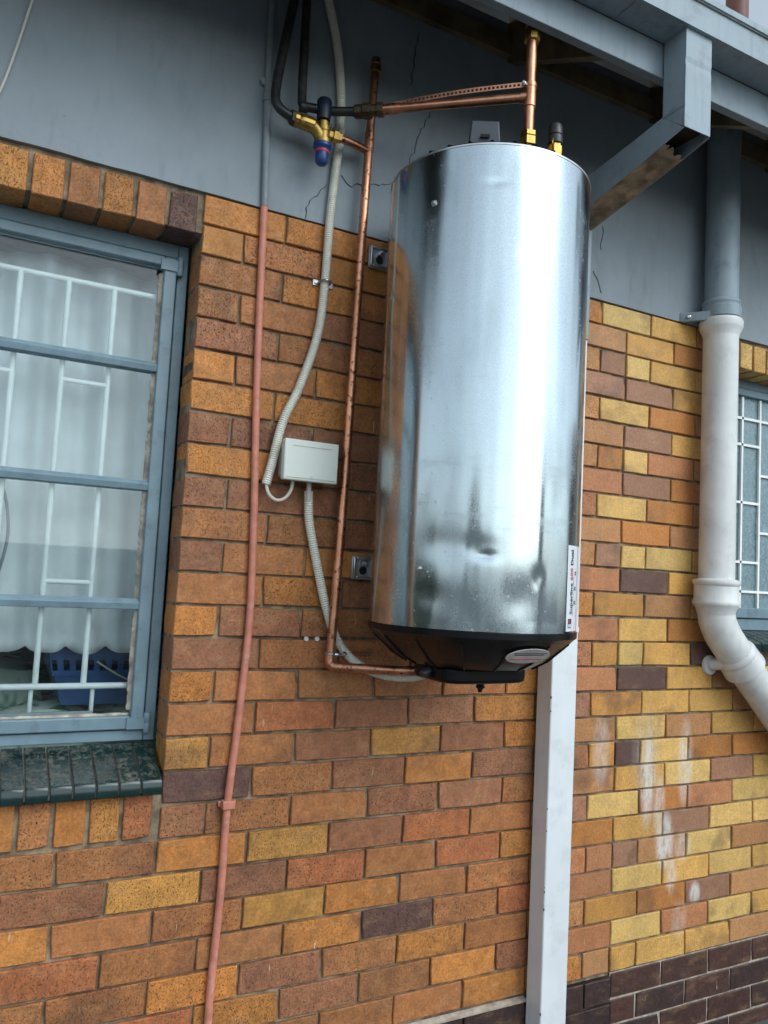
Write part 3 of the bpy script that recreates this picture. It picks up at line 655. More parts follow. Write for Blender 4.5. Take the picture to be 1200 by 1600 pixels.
br = MB().tube([(2.02, -.10, 1.36), (2.005, -.05, 1.345), (1.998, -.012, 1.338)], .022, 14, step=.01); br.lathe((1.995, -.014, 1.335), (0, 1, 0), [(.034, 0), (.036, .004), (.036, .012)], 18)
br.build('wall_bracket', CASTWHITE, rp, smooth=True)

# ------------------------------------------------------------------ water heater
TX, TY, TR, TZ0, TZ1 = 0.714, -0.308, 0.2725, 1.484, 2.666
wh = thing('water_heater', 'tall dented galvanised steel water heater mounted on the brick wall', 'water heater', (TX, TY, TZ0))
DENTS = [(-118.4, 1.661, .024, .011, -.0026), (-122, 1.680, .05, .03, -.0020), (-140, 1.684, .055, .04, -.0018), (-90, 1.616, .018, .026, -.0016), (-84, 1.65, .04, .07, -.0006), (-104, 2.40, .02, .03, -.0012), (-146, 1.56, .04, .03, -.0012), (-120.5, 2.568, .03, .010, -.0025),
         (-110, 1.78, .06, .10, -.0013), (-132, 1.60, .05, .06, .002), (-100, 1.56, .05, .05, -.002), (-78, 1.80, .03, .08, -.0018), (-125, 2.1, .10, .25, -.0012), (-70, 2.3, .05, .2, -.001)]
sh = MB(); nt, nz = 260, 180; vs = []
for j in range(nz + 1):
    z = TZ0 + (TZ1 - TZ0) * j / nz
    for i in range(nt):
        a = 2 * math.pi * i / nt
        d = 0.0009 * noise.noise((math.cos(a) * 3.2, math.sin(a) * 3.2, z * 1.6)) + .00035 * noise.noise((math.cos(a) * 9, math.sin(a) * 9, z * 5))
        d += .0015 * noise.noise((math.cos(a) * 5, math.sin(a) * 5, 7 + z * .5)) + .0005 * noise.noise((math.cos(a) * 12, math.sin(a) * 12, 17 + z * .9))
        d *= min(1, (TZ1 - z) / .05, (z - TZ0) / .03 + .1)
        for (da, dz, wa, wz, am) in DENTS:
            k = ((math.degrees(a) - da + 180) % 360 - 180) * math.pi / 180 * TR
            e = (k / wa) ** 2 + ((z - dz) / wz) ** 2
            if e < 9: d += am * math.exp(-e * 1.3)
        vs.append((TX + (TR + d) * math.cos(a), TY + (TR + d) * math.sin(a), z))
fs = [(j * nt + i, j * nt + (i + 1) % nt, (j + 1) * nt + (i + 1) % nt, (j + 1) * nt + i) for j in range(nz) for i in range(nt)]
shell = sh.add(vs, fs).build('shell', TANK, wh, smooth=True, angle=180)
MB().lathe((TX, TY, 0), (0, 0, 1), [(TR - .001, TZ1 - .001), (TR + .0012, TZ1 - .002), (TR + .0016, TZ1 + .002), (TR - .003, TZ1 + .004)], 128).build('top_rim', STEEL, wh, smooth=True)
MB().lathe((TX, TY, 0), (0, 0, 1), [(TR - .004, TZ1 + .0035), (TR - .012, TZ1 + .012), (TR - .035, TZ1 + .020), (TR - .09, TZ1 + .032), (.06, TZ1 + .04), (.0, TZ1 + .041)], 96).build('top_cover', BLACKL, wh, smooth=True)
# ribs on the top cover
for k in range(-160, -10, 12):
    a = R(k); u = Vector((math.cos(a), math.sin(a), 0)); c0 = Vector((TX, TY, 0))
    MB().tube([c0 + u * (TR - .010) + Vector((0, 0, TZ1 + .010)), c0 + u * (TR - .034) + Vector((0, 0, TZ1 + .021)), c0 + u * (TR - .09) + Vector((0, 0, TZ1 + .034))], .005, 6, step=.02).build('cover_rib', BLACKL, wh, smooth=True)
# bottom cover with facets
bc = MB(); n = 14; prof = [(TR - .002, TZ0 - .000), (TR + .002, TZ0 - .002), (TR + .002, TZ0 - .016), (TR - .012, TZ0 - .030), (.205, TZ0 - .078), (.165, TZ0 - .100), (.10, TZ0 - .108)]
vs = []; seg = 112
for r_, z_ in prof:
    for k in range(seg):
        a = 2 * math.pi * k / seg; fac = (math.cos(math.pi / n) / math.cos((a % (2 * math.pi / n)) - math.pi / n)); inten = 0 if r_ > TR - .005 else .75
        rr_ = r_ * (1 - inten + inten * fac); vs.append((TX + rr_ * math.cos(a), TY + rr_ * math.sin(a), z_))
fs = [(i * seg + k, i * seg + (k + 1) % seg, (i + 1) * seg + (k + 1) % seg, (i + 1) * seg + k) for i in range(len(prof) - 1) for k in range(seg)] + [tuple((len(prof) - 1) * seg + k for k in range(seg))]
bcov = bc.add(vs, fs).build('bottom_cover', BLACKL, wh, smooth=True, angle=14)
for k in range(n):
    a = 2 * math.pi * k / n; u = Vector((math.cos(a), math.sin(a), 0)); c0 = Vector((TX, TY, 0))
    MB().tube([c0 + u * (TR - .014) + Vector((0, 0, TZ0 - .030)), c0 + u * .206 + Vector((0, 0, TZ0 - .078)), c0 + u * .166 + Vector((0, 0, TZ0 - .100))], .0035, 6, smooth=False).build('cover_rib', BLACKL, bcov, smooth=True)
ec = []
for k in range(40):
    a = 2 * math.pi * k / 40; c_, s_ = math.cos(a), math.sin(a); e = 0.45
    ec.append((0.708 + .132 * math.copysign(abs(c_) ** e, c_), -.318 + .105 * math.copysign(abs(s_) ** e, s_)))
elc = MB().prism(ec, 'z', TZ0 - .140, TZ0 - .098).build('element_cover', BLACKL, wh, bevel=.010, seg=3)
MB().lathe((0.745, -.318, TZ0 - .139), (0, 0, -1), [(.014, 0), (.014, .006), (.010, .008), (.010, .018), (.012, .02), (.012, .024), (.006, .03), (.006, .036)], 16).build('drain_plug', BLACKL, wh, smooth=True)
MB().lathe((0.585, -.33, TZ0 - .112), (-.8, -.1, -.3), [(.012, 0), (.012, .03), (.009, .034)], 14).build('cable_gland', GREYLID, wh, smooth=True)
# sticker on the bottom cover
a0 = R(-88); u = Vector((math.cos(a0), math.sin(a0), 0)); tt = Vector((-math.sin(a0), math.cos(a0), 0))
pa = Vector((TX, TY, 0)) + u * (TR - .012) + Vector((0, 0, TZ0 - .030)); pbm = Vector((TX, TY, 0)) + u * .205 + Vector((0, 0, TZ0 - .078))
dn = (pbm - pa).normalized(); nr = tt.cross(dn).normalized(); nr = nr if nr.dot(u) > 0 else -nr
cst = (pa + pbm) / 2 + nr * .004
def disc(c, ra, rb, name, mat, off, parent):
    mb = MB(); pts = [c + nr * off + tt * (math.cos(2 * math.pi * k / 40) * ra) + dn * (math.sin(2 * math.pi * k / 40) * rb) for k in range(40)]
    mb.add(pts + [p - nr * .002 for p in pts], [tuple(range(40)), tuple(range(79, 39, -1))] + [(k, 40 + k, 40 + (k + 1) % 40, (k + 1) % 40) for k in range(40)])
    return mb.build(name, mat, parent)
disc(cst, .066, .029, 'sticker', SILVERL, .0, bcov)
for q, wq, mt in ((-.012, .05, INK), (-.006, .045, INK), (.012, .05, RED)):
    c1 = cst + nr * .0006 + dn * q; mb = MB(); pts = [c1 + tt * sx_ * wq + dn * sy * .0012 for sx_, sy in ((-1, -1), (1, -1), (1, 1), (-1, 1))]
    mb.add(pts + [p - nr * .0005 for p in pts], [(0, 1, 2, 3), (7, 6, 5, 4), (0, 4, 5, 1), (1, 5, 6, 2), (2, 6, 7, 3), (3, 7, 4, 0)]).build('sticker_line', mt, bcov)
# shell screws and rivets
for da, z in ((-154.1, 2.532), (-152.6, 1.623)):
    a = R(da); u = Vector((math.cos(a), math.sin(a), 0)); MB().lathe(Vector((TX, TY, z)) + u * (TR - .002), u, [(.0085, 0), (.0085, .003), (.0055, .004), (.0055, .008), (.003, .009)], 8).build('screw', STEEL, wh)
# terminal cover on top
r2, f2, c2 = Vector((.88, -.475, 0)), Vector((-.475, -.88, 0)), Vector((.588, -.462, 0))
vs = []
for dpt, wb, wt in ((0.0, .042, .036), (-.075, .042, .034)):
    for sx_, z_, wd in ((-1, 2.690, wb), (1, 2.690, wb), (1, 2.772, wt), (-1, 2.772, wt)): vs.append(c2 + r2 * sx_ * wd + f2 * (dpt - (.004 if z_ > 2.7 else 0)) + Vector((0, 0, z_)))
tc = MB().add(vs, [(0, 1, 2, 3), (7, 6, 5, 4), (0, 4, 5, 1), (1, 5, 6, 2), (2, 6, 7, 3), (3, 7, 4, 0)]).build('terminal_cover', GREYLID, wh, bevel=.004)
q = c2 + f2 * .001; MB().add([q + r2 * a_ + f2 * e_ + Vector((0, 0, z_)) for e_ in (0, .004) for a_, z_ in ((-.012, 2.722), (.012, 2.722), (.012, 2.730), (-.012, 2.730))], [(0, 1, 2, 3), (7, 6, 5, 4), (0, 4, 5, 1), (1, 5, 6, 2), (2, 6, 7, 3), (3, 7, 4, 0)]).build('cover_latch', BLACKL, tc)
# spec label wrapped on the shell
def wrap(da, z, off=.0012):
    a = R(da); return Vector((TX + (TR + off) * math.cos(a), TY + (TR + off) * math.sin(a), z))
lb = MB(); A0, A1, B0, B1 = -67.0, -46.0, 1.489, 1.701; vs = []; na = 12
for j in range(2):
    for off in (.0008, .0003):
        for i in range(na + 1): vs.append(wrap(A0 + (A1 - A0) * i / na, (B0, B1)[j], off + .0006))
k = na + 1
fs = [(i, i + 1, 2 * k + i + 1, 2 * k + i) for i in range(na)] + [(k + i, 3 * k + i, 3 * k + i + 1, k + i + 1) for i in range(na)] + [(i, k + i, k + i + 1, i + 1) for i in range(na)] + [(2 * k + i, 2 * k + i + 1, 3 * k + i + 1, 3 * k + i) for i in range(na)]
label = lb.add(vs, fs).build('label', PAPER, wh)
def text_on(body, size, zs, da, mat, bold=0.0):
    cu_ = bpy.data.curves.new('t', 'FONT'); cu_.body = body; cu_.size = size; cu_.offset = bold; cu_.resolution_u = 2
    ob = bpy.data.objects.new('t', cu_); COL.objects.link(ob); dg = bpy.context.evaluated_depsgraph_get()
    me = bpy.data.meshes.new_from_object(ob.evaluated_get(dg)); wdt = max(v.co.x for v in me.vertices)
    for v in me.vertices: v.co = wrap(da - math.degrees(v.co.y / TR), zs + v.co.x, .0019)
    me.materials.clear(); me.materials.append(mat); bpy.data.objects.remove(ob); bpy.data.curves.remove(cu_)
    o = bpy.data.objects.new('lettering', me); COL.objects.link(o); adopt(o, label); return wdt
zz_ = 1.530
zz_ += text_on('Superline', .0208, zz_, -60.2, INK, .0006) + .006
zz_ += text_on('600', .0208, zz_, -60.2, RED, .0006) + .006
text_on('Dual', .0208, zz_, -60.2, INK, .0009)
def patch(a0, a1, z0, z1, mat, name='print', off=.0019):
    mb = MB(); mb.add([wrap(a0, z0, off), wrap(a1, z0, off), wrap(a1, z1, off), wrap(a0, z1, off)], [(0, 1, 2, 3)]); mb.build(name, mat, label)
patch(-65.0, -60.5, 1.497, 1.520, INK, 'logo', .0018); patch(-64.4, -62.9, 1.509, 1.518, RED, 'logo', .0021); patch(-64.4, -62.9, 1.499, 1.507, PAPER, 'logo', .0021); patch(-62.5, -61.1, 1.499, 1.507, PAPER, 'logo', .0021)
patch(-58.9, -58.6, 1.528, 1.625, INK, 'rule'); patch(-52.2, -51.8, 1.49, 1.70, NAVY, 'rule')
for z in (1.555, 1.59, 1.628):
    patch(-57.3, -54.6, z, z + .009, INK, 'symbol'); patch(-56.6, -55.3, z + .003, z + .006, PAPER, 'symbol', .0021)
# mounting brackets on the wall
def bracket(z, nm):
    bx = MB().box(.497, .72, -.012, -.002, z - .034, z + .034); o = bx.build('mounting_bracket', DKSTEEL, wh, bevel=.004)
    rim = MB()
    for (x0_, x1_, z0_, z1_) in ((.499, .508, z - .032, z + .032), (.508, .62, z + .024, z + .032), (.508, .62, z - .032, z - .024), (.556, .562, z - .024, z + .024)): rim.box(x0_, x1_, -.020, -.0115, z0_, z1_)
    rim.build('bracket_rim', STEEL, o, bevel=.003)
    MB().lathe((.532, -.0118, z - .008), (0, -1, 0), [(.012, 0), (.012, .0012)], 18).build('bolt_hole', HOLE, o)
    MB().lathe((.532, -.0135, z + .012), (0, -1, 0), [(.0105, 0), (.0105, .007), (.006, .0075), (.006, .02), (.004, .022)], 6).build('bolt', STEEL, o)
    MB().tube([(.60, -.015, z), (.66, -.09, z)], .02, 4, smooth=False).build('bracket_arm', DKSTEEL, o)
bracket(2.546, 'a'); bracket(1.622, 'b')
MB().lathe((.567, -.02, 1.617), (0, -1, 0), [(.006, 0), (.006, .02), (.004, .022)], 8).build('bracket_pin', STEEL, wh); MB().lathe((.572, -.02, 2.628), (0, -1, 0), [(.006, 0), (.006, .012), (.004, .013)], 8).build('bracket_pin', WHITEPAINT, wh)

# relief valve and copper standing on the tank top
rv = thing('relief_valve', 'black-capped brass vacuum breaker on top of the water heater', 'valve', (.824, -.45, 2.73))
MB().lathe((.824, -.45, 2.715), (0, 0, 1), [(0.0156, 0), (0.0156, .03), (0.0210, .031), (0.0210, .058), (0.0168, .060), (0.0168, .066)], 6).build('brass_base', BRASS, rv)
MB().lathe((.824, -.45, 2.782), (0, 0, 1), [(0.0168, 0), (0.0198, .002), (0.0198, .022), (0.0180, .024), (0.0198, .026), (0.0186, .050), (0.0132, .058), (0.0000, .06)], 18).build('cap', BLACKP, rv, smooth=True)
MB().tube([(.808, -.462, 2.762), (.800, -.468, 2.775), (.806, -.462, 2.79)], .0022, 8, step=.005).build('seal_wire', BRASS, rv, smooth=True)
tp = (0.748, -.43)
hp = thing('copper_pipe', 'copper pipe rising from the tank top with a tee and long arm to the wall', 'pipe', (tp[0], tp[1], 2.75))
MB().tube([(*tp, 2.79), (*tp, 3.075)], .0142, 18, smooth=False).build('riser', COPPERC, hp, smooth=True)
MB().lathe((*tp, 2.735), (0, 0, 1), [(0.0178, 0), (0.0178, .028), (0.0235, .029), (0.0235, .050), (0.0197, .051), (0.0229, .054), (0.0229, .066), (0.0171, .069)], 6).build('compression_nut', BRASS, hp)
MB().lathe((*tp, 3.058), (0, 0, 1), [(0.0171, 0), (0.0216, .002), (0.0229, .018), (0.0210, .02), (0.0210, .032), (0.0159, .034), (0.0159, .05)], 8).build('compression_nut', BRASS, hp)
MB().tube([(*tp, 3.10), (*tp, 3.19)], .011, 14, smooth=False).build('black_connection', BLACKP, hp, smooth=True)
MB().lathe((*tp, 3.098), (0, 0, 1), [(0.0165, 0), (0.0178, .004), (0.0178, .012), (0.0152, .014)], 12).build('hose_clip', STEEL, hp)
MB().lathe((*tp, 2.872), (0, 0, 1), [(0.0144, 0), (0.0168, .001), (0.0168, .062), (0.0144, .063)], 20).build('tee', COPPERC, hp, smooth=True)
tee = Vector((*tp, 2.902)); far = Vector((0.385, -.115, 2.902)); dr_ = (far - tee).normalized()
MB().tube([tee, far], .0128, 18, smooth=False).build('arm', COPPERC, hp, smooth=True)
MB().lathe(tee + dr_ * .008, dr_, [(0.0149, 0), (0.0149, .016), (0.0131, .017)], 18).build('tee_branch', COPPERC, hp, smooth=True)
MB().lathe(far - dr_ * .125, dr_, [(0.0131, 0), (0.0149, .001), (0.0149, .05), (0.0131, .051)], 18).build('sleeve', COPPER, hp, smooth=True)
MB().lathe(far - dr_ * .078, dr_, [(0.0144, 0), (0.0201, .002), (0.0201, .018), (0.0167, .02), (0.0167, .034), (0.0218, .036), (0.0218, .058), (0.0190, .062), (0.0190, .082), (0.0144, .088)], 8).build('tarnished_coupling', OLDBRASS, hp)
# perforated strap
ps = thing('perforated_strap', 'perforated copper hanging strap above the horizontal copper pipe', 'strap', (.58, -.29, 2.92))
sa = Vector((.45, -.165, 2.905)); sb = Vector((.738, -.418, 2.932)); d_ = (sb - sa); L_ = d_.length; d_.normalize(); nn = Vector((d_.y, -d_.x, 0)).normalized()
if nn.y > 0: nn = -nn
mb = MB(); npch = 34; hh = .0072; sag = lambda t: .012 * math.sin(math.pi * t) * .6
for k in range(npch):
    for (q0, q1, z0_, z1_) in ((0, 1, .0034, hh), (0, 1, -hh, -.0034), (0, .45, -.0034, .0034)):
        t0, t1 = (k + q0) / npch, (k + q1) / npch
        P = [sa + d_ * L_ * t + Vector((0, 0, zq + sag(t))) + nn * nq for nq in (.013, .0141) for t, zq in ((t0, z0_), (t1, z0_), (t1, z1_), (t0, z1_))]
        mb.add(P, [(0, 1, 2, 3), (7, 6, 5, 4), (0, 4, 5, 1), (1, 5, 6, 2), (2, 6, 7, 3), (3, 7, 4, 0)])
mb.build('band', COPPERC, ps)
MB().lathe(sb + nn * .010 + Vector((0, 0, 0)), nn, [(.006, 0), (.006, .012), (.0035, .013), (.0035, .018)], 6).build('strap_bolt', STEEL, ps)
MB().lathe((*tp, 2.926), (0, 0, 1), [(.0168, 0), (.018, .0005), (.018, .012), (.0168, .0125)], 18).build('strap_loop', COPPERC, ps, smooth=True)

# drain copper pipe beside the tank
dp_ = thing('copper_pipe', 'spotted copper drain pipe running down the wall left of the water heater', 'pipe', (.43, -.05, 1.35))
yq = -.05
MB().tube([(.466, yq, 3.09), (.462, yq, 2.96), (.459, yq, 2.86), (.450, yq, 2.425), (.439, yq, 1.775), (.4275, yq, 1.375)], .0128, 18, step=.05).build('drain_tube', COPPER, dp_, smooth=True)
MB().lathe((.4665, yq, 3.082), (0, 0, 1), [(.0125, 0), (.0165, .002), (.0165, .022), (.013, .024), (.015, .026), (.015, .036), (.011, .038)], 10).build('brass_union', BRASS, dp_)
MB().lathe((.467, yq, 3.118), (0, 0, 1), [(.013, 0), (.014, .002), (.014, .007), (.009, .009)], 12).build('black_cap', BLACKP, dp_)
MB().lathe((.4588, yq, 2.835), (0, 0, 1), [(.013, 0), (.0148, .001), (.0148, .056), (.013, .057)], 18).build('tee', COPPER, dp_, smooth=True)
e0 = Vector((.427, yq, 1.352))
MB().tube([(.4275, yq, 1.385), (.427, yq, 1.362), (.430, yq - .004, 1.350), (.439, yq - .012, 1.345), (.455, yq - .022, 1.345)], .0142, 16, step=.004).build('elbow', COPPER, dp_, smooth=True)
MB().lathe((.4275, yq, 1.376), (0, 0, 1), [(.013, 0), (.0162, .002), (.0162, .008), (.013, .01)], 16).build('solder_ring', STEEL, dp_, smooth=True)
MB().tube([(.447, yq - .017, 1.345), (.60, yq - .13, 1.348), (.66, yq - .20, 1.36), (.68, yq - .24, 1.385)], .0128, 16, step=.02).build('return_tube', COPPER, dp_, smooth=True)
st = thing('perforated_strap', 'short copper strap bolted to the wall by the lower pipe elbow', 'strap', (.52, -.02, 1.37))
mb = MB(); 
for k in range(14):
    x_ = .478 + k * .0085
    for (q0, q1, z0_, z1_) in ((0, 1, .003, .0065), (0, 1, -.0065, -.003), (0, .5, -.003, .003)): mb.box(x_ + q0 * .0085, x_ + q1 * .0085, -.0085, -.0072, 1.378 + z0_, 1.378 + z1_)
mb.build('band', COPPER, st); MB().tube([(.436, yq - .010, 1.378), (.452, yq - .012, 1.379), (.470, -.03, 1.379), (.480, -.0085, 1.378)], .005, 8, step=.01).build('strap_bolt', STEEL, st, smooth=True)
MB().lathe((.458, -.068, 1.381), (.6, -.6, 0), [(.007, 0), (.007, .008), (.004, .009)], 6).build('strap_nut', STEEL, st)

# pressure valve
pv = thing('pressure_valve', 'brass pressure control valve with blue knob and dark cap on the plaster', 'valve', (.297, -.085, 2.84))
yv = -.085
MB().lathe((.208, yv, 2.840), (1, 0, -.02), [(0.0154, 0), (0.0211, .002), (0.0211, .014), (0.0173, .016), (0.0186, .018), (0.0205, .03), (0.0205, .058), (0.0173, .064)], 14).build('inlet', BRASS, pv, smooth=True, angle=25)
MB().lathe((.200, yv, 2.841), (1, 0, 0), [(0.0154, 0), (0.0211, .001), (0.0211, .012), (0.0154, .014)], 6).build('inlet_nut', OLDBRASS, pv)
MB().tube([(.262, yv, 2.838), (.280, yv, 2.828), (.296, yv, 2.806)], .018, 14, step=.006).build('body_arm', BRASS, pv, smooth=True)
MB().lathe((.299, yv, 2.792), (-.02, 0, 1), [(0.0192, 0), (0.0243, .001), (0.0243, .012), (0.0198, .014), (0.0198, .034), (0.0211, .036), (0.0211, .05), (0.0173, .052), (0.0173, .064), (0.0128, .066)], 16).build('body', BRASS, pv, smooth=True, angle=25)
MB().lathe((.312, yv, 2.828), (1, 0, 0), [(0.0141, 0), (0.0141, .014), (0.0198, .015), (0.0198, .030), (0.0154, .032), (0.0154, .040)], 6).build('outlet_nut', BRASS, pv)
MB().lathe((.299, yv, 2.793), (0, 0, -1), [(0.0262, 0), (0.0262, .010), (0.0211, .016), (0.0186, .022), (0.0192, .024), (0.0179, .052), (0.0128, .058), (0.0000, .059)], 22).build('blue_knob', BLUE, pv, smooth=True)
MB().lathe((.299, yv, 2.7745), (0, 0, -1), [(0.0191, 0), (0.0202, .001), (0.0202, .007), (0.0191, .008)], 22).build('red_band', RED, pv, smooth=True)
MB().lathe((.2955, yv - .005, 2.858), (0, 0, 1), [(0.0141, 0), (0.0192, .002), (0.0211, .03), (0.0211, .056), (0.0179, .062), (0.0000, .063)], 18).build('dark_cap', NAVY, pv, smooth=True)
vt = MB().tube([(.345, yv, 2.828), (.40, yv + .012, 2.832), (.457, -.05, 2.838)], .0112, 16, step=.03); vt.build('outlet_tube', COPPER, pv, smooth=True)

bp = MB().tube([(.200, -.06, 3.25), (.198, -.06, 3.197), (.172, -.062, 3.017), (.158, -.07, 2.905), (.163, -.078, 2.868), (.180, -.083, 2.851), (.206, -.085, 2.842)], .0135, 16, step=.01).build('black_pipe', BLACKP, None, smooth=True)
tag(bp, 'black plastic pipe bending into the left end of the brass valve', 'pipe')
b2 = thing('black_pipe', 'straight black pipe from the eaves turning along the wall to the copper arm', 'pipe', (.24, -.06, 2.9))
MB().tube([(.237, -.055, 3.27), (.239, -.055, 3.02), (.241, -.055, 2.925), (.243, -.056, 2.908), (.252, -.060, 2.901), (.272, -.066, 2.900), (.32, -.078, 2.901), (.39, -.12, 2.902)], .0128, 16, step=.012).build('pipe_run', BLACKP, b2, smooth=True)
MB().lathe((.246, -.056, 2.900), (1, -.15, 0), [(.013, -.01), (.0155, -.008), (.0155, .012), (.013, .014)], 12).build('pipe_elbow', BLACKP, b2, smooth=True)
MB().lathe((.276, -.074, 2.895), (0, -1, 0), [(.004, 0), (.004, .012)], 8).build('clip_screw', STEEL, b2)

# flexible conduits
def corr(L): return .0122 + .0014 * math.sin(2 * math.pi * L / .0062)
fc = thing('flexible_conduit', 'grey corrugated conduit from the eaves down to the white junction box', 'conduit', (.3, -.02, 1.83))
pts = [(.310, -.02, 3.30), (.316, -.02, 3.27), (.352, -.02, 3.146), (.374, -.02, 2.995), (.378, -.02, 2.86), (.371, -.02, 2.779), (.362, -.02, 2.623), (.358, -.02, 2.433), (.346, -.02, 2.28), (.303, -.02, 2.125), (.256, -.022, 2.009), (.233, -.025, 1.90), (.217, -.028, 1.833)]
MB().tube(pts, .013, 12, step=.0013, rf=corr).build('corrugated_tube', FLEXG, fc, smooth=True, angle=180)
cp = MB().box(.328, .345, -.004, -.0012, 2.422, 2.438).box(.372, .389, -.004, -.0012, 2.422, 2.438); cp.tube([(.343, -.004, 2.43), (.343, -.025, 2.43), (.350, -.036, 2.43), (.358, -.038, 2.43), (.367, -.036, 2.43), (.374, -.025, 2.43), (.374, -.004, 2.43)], .0035, 8, step=.004)
cp.lathe((.336, -.004, 2.43), (0, -1, 0), [(.004, 0), (.004, .004)], 8); cp.build('saddle_clip', STEEL, fc, smooth=True)
f2 = thing('flexible_conduit', 'grey corrugated conduit looping from the junction box under the water heater', 'conduit', (.45, -.02, 1.35))
pts = [(.342, -.03, 1.826), (.346, -.025, 1.79), (.355, -.02, 1.733), (.383, -.02, 1.628), (.420, -.02, 1.504), (.462, -.025, 1.408), (.510, -.06, 1.352), (.565, -.10, 1.328), (.615, -.15, 1.327), (.640, -.21, 1.345), (.640, -.24, 1.37)]
MB().tube(pts, .013, 12, step=.0013, rf=corr).build('corrugated_tube', FLEXG, f2, smooth=True, angle=180)
MB().tube([(.338, -.04, 1.852), (.341, -.034, 1.80)], .007, 10, smooth=False).build('inner_cable', CABLE, f2, smooth=True)
cb = MB().tube([(.217, -.030, 1.842), (.221, -.032, 1.815), (.236, -.035, 1.796), (.254, -.038, 1.792), (.272, -.042, 1.802), (.284, -.046, 1.825), (.288, -.046, 1.855)], .0048, 10, step=.006).build('cable', CABLE, None, smooth=True)
tag(cb, 'short white cable looping from the conduit end into the junction box', 'cable')

# junction box
jb = thing('junction_box', 'white plastic junction box on the brick wall between conduits', 'junction box', (.325, -.04, 1.85))
def rect_rot(x0, x1, z0, z1, t):
    cx_, cz = (x0 + x1) / 2, (z0 + z1) / 2; return [(cx_ + (x - cx_) * math.cos(t) - (z - cz) * math.sin(t), cz + (x - cx_) * math.sin(t) + (z - cz) * math.cos(t)) for x, z in ((x0, z0), (x1, z0), (x1, z1), (x0, z1))]
MB().prism(rect_rot(.256, .398, 1.857, 1.952, 0), 'y', -.062, -.001).build('base', BOXP, jb, bevel=.008, seg=3)
lid = MB().prism(rect_rot(.245, .404, 1.846, 1.958, 0), 'y', -.082, -.060).build('lid', BOXP, jb, bevel=.0035)
MB().box(.268, .383, -.0828, -.0815, 1.9395, 1.9415).build('lid_groove', GROUT, jb); MB().box(.252, .397, -.0832, -.0815, 1.853, 1.8545).build('lid_groove', GROUT, jb)
MB().lathe((.327, -.081, 1.8605), (0, -1, 0), [(.0055, 0), (.0055, .0022), (.004, .003)], 14).build('lid_screw', BOXP, jb); MB().box(.3238, .3302, -.0846, -.0838, 1.8600, 1.8610).build('screw_slot', DKSTEEL, jb)

# painted conduit left of it
tcn = thing('conduit', 'slim conduit, grey on the plaster and terracotta painted over the bricks', 'conduit', (.16, -.012, .05))
low = [(.166, -.012, 2.606), (.173, -.012, 2.285), (.182, -.012, 2.018), (.194, -.012, 1.756), (.201, -.013, 1.498), (.195, -.013, 1.328), (.185, -.013, 1.16), (.173, -.013, .985), (.170, -.013, .753), (.161, -.012, .548), (.160, -.012, .438), (.158, -.024, .25), (.157, -.024, .02)]
MB().tube(low, .0102, 14, step=.02).build('painted_run', TERRA, tcn, smooth=True)
MB().tube([(.149, -.015, 3.30), (.149, -.015, 3.198), (.154, -.015, 2.925), (.166, -.0135, 2.606)], .0102, 14, step=.03).build('grey_run', GREYC, tcn, smooth=True)
MB().lathe((.1555, -.015, 2.905), (0, 0, 1), [(.0105, 0), (.0135, .001), (.0135, .022), (.011, .024), (.0125, .026), (.0125, .05), (.0105, .052)], 14).build('coupling', GREYC, tcn, smooth=True)
MB().lathe((.142, -.006, 2.962), (0, -1, 0), [(.012, 0), (.012, .012), (.006, .014)], 10).build('lug', GREYC, tcn, smooth=True)
sc = MB().box(.157, .191, -.027, -.001, .974, .996); sc.box(.150, .198, -.006, -.0005, .977, .993); sc.build('saddle_clip', TERRA, tcn, bevel=.003)
# wall plugs, aerial lead
for x_, wd in ((.372, 'left'), (.405, 'right')):
    wp = MB().lathe((x_, -.002, 1.416), (0, -1, 0), [(.006, -.004), (.0065, .003), (.004, .0035), (.004, .001)], 12).build('wall_plug', BOXP, None, smooth=True)
    tag(wp, 'white plastic wall plug in the mortar left of the copper elbow, %s of two' % wd, 'wall plug', 'wall plugs')
al = MB().tube([(-.44, -.012, 3.05), (-.457, -.012, 2.958), (-.482, -.012, 2.825), (-.508, -.012, 2.711), (-.55, -.012, 2.60)], .0032, 8).build('aerial_cable', CABLE, None, smooth=True)
tag(al, 'thin pale cable crossing the plaster above the window', 'cable')

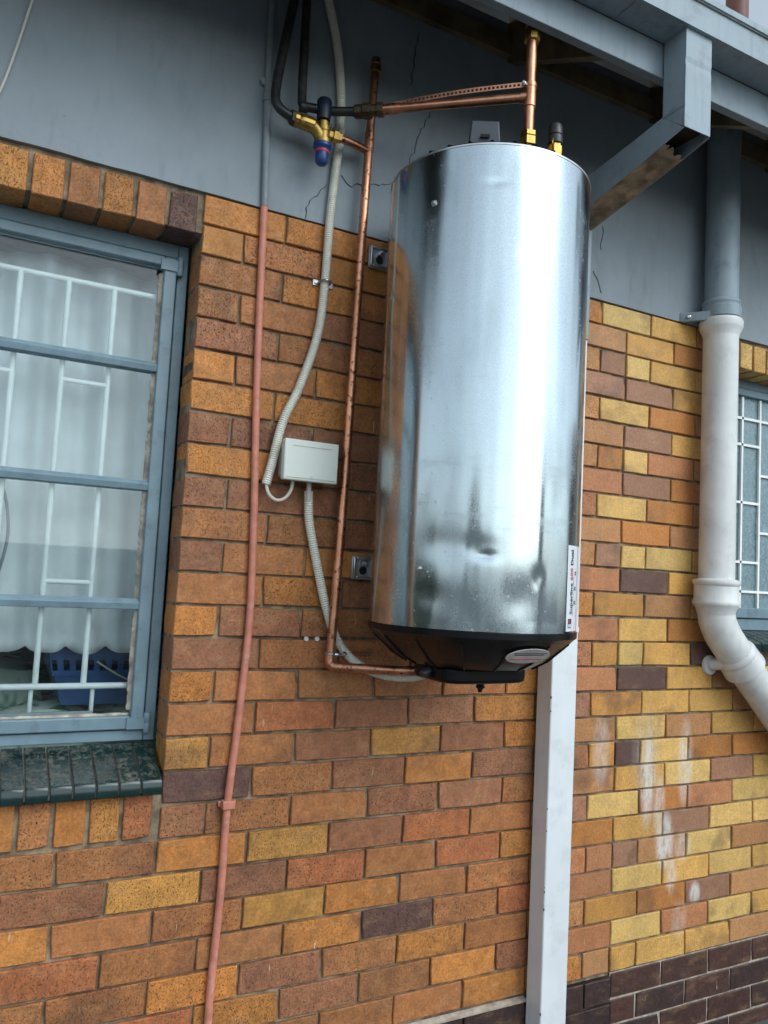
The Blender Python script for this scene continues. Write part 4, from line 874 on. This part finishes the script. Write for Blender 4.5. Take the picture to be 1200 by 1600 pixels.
def reflection_hedge(x0, x1, y0, y1, h, seed, label):  # out-of-view foliage added to put dark bands in the tank's reflections
    rr = random.Random(seed); mb = MB(); vs = []; fs = []
    for k in range(9000):
        p = Vector((rr.uniform(x0, x1), rr.uniform(y0, y1), rr.uniform(.1, 1) * h * (1 + .12 * noise.noise((rr.random() * 3, seed, 0)))))
        a = Vector((rr.gauss(0, 1), rr.gauss(0, 1), rr.gauss(0, 1))).normalized(); b = a.orthogonal().normalized(); c = a.cross(b); l = rr.uniform(.09, .2)
        i = len(vs); vs += [p - b * l, p + c * l * .45, p + b * l, p - c * l * .45]; fs.append((i, i + 1, i + 2, i + 3))
    t = thing('reflection_hedge', label, 'reflection_hedge', ((x0 + x1) / 2, (y0 + y1) / 2, 0)); mb.add(vs, fs).build('foliage', LEAF, t)
    for k in range(5): MB().tube([((x0 + x1) / 2, y0 + (y1 - y0) * (k + .5) / 5, 0), ((x0 + x1) / 2, y0 + (y1 - y0) * (k + .4) / 5, h * .8)], .05, 8, smooth=False).build('stem', WOOD, t)
reflection_hedge(-9.5, -8.2, -2.0, 0.6, 2.1, 3, 'tall dark hedge added unseen left of the viewer for the tank reflection')
reflection_hedge(8.5, 9.8, -1.6, 1.0, 3.4, 4, 'tall dark hedge added unseen beyond the bathroom window for the tank reflection')
def reflection_tree(x, y, h, rad, seed, label):  # out-of-view crowns added to break up the tank and glass reflections
    rr = random.Random(seed); mb = MB(); vs = []; fs = []
    for k in range(5000):
        d = Vector((rr.gauss(0, 1), rr.gauss(0, 1), rr.gauss(0, 1))).normalized() * rr.random() ** .4
        p = Vector((x + d.x * rad * (1 + .4 * noise.noise(d * 2 + Vector((seed, 0, 0)))), y + d.y * rad, h * .62 + d.z * h * .42 * (1 + .4 * noise.noise(d * 2.5 + Vector((0, seed, 0))))))
        a = Vector((rr.gauss(0, 1), rr.gauss(0, 1), rr.gauss(0, 1))).normalized(); b = a.orthogonal().normalized(); c = a.cross(b); l = rr.uniform(.1, .22)
        i = len(vs); vs += [p - b * l, p + c * l * .45, p + b * l, p - c * l * .45]; fs.append((i, i + 1, i + 2, i + 3))
    t = thing('reflection_tree', label, 'reflection_tree', (x, y, 0)); mb.add(vs, fs).build('crown', LEAF, t)
    MB().tube([(x, y, 0), (x + .1, y, h * .3), (x, y + .1, h * .7)], .09, 8, step=.3, rf=lambda L: max(.02, .1 - L * .03)).build('trunk', WOOD, t)
reflection_tree(-7.5, -13.0, 3.4, 1.3, 1, 'small leafy tree added unseen behind the viewer, left, to vary the reflections')
reflection_tree(11.5, -12.6, 4.2, 1.5, 5, 'taller leafy tree added unseen behind the viewer, right, to vary the reflections')
# unseen wall added behind the viewer to darken the tank's low reflection
bw = MB().box(-20, 24, -11.2, -11.0, 0, 1.75); bw.box(-20, 24, -11.24, -10.96, 1.75, 1.82)
o = bw.build('reflection_wall', REFLECTW); tag(o, 'plastered wall added unseen across the yard to darken low reflections', 'wall')
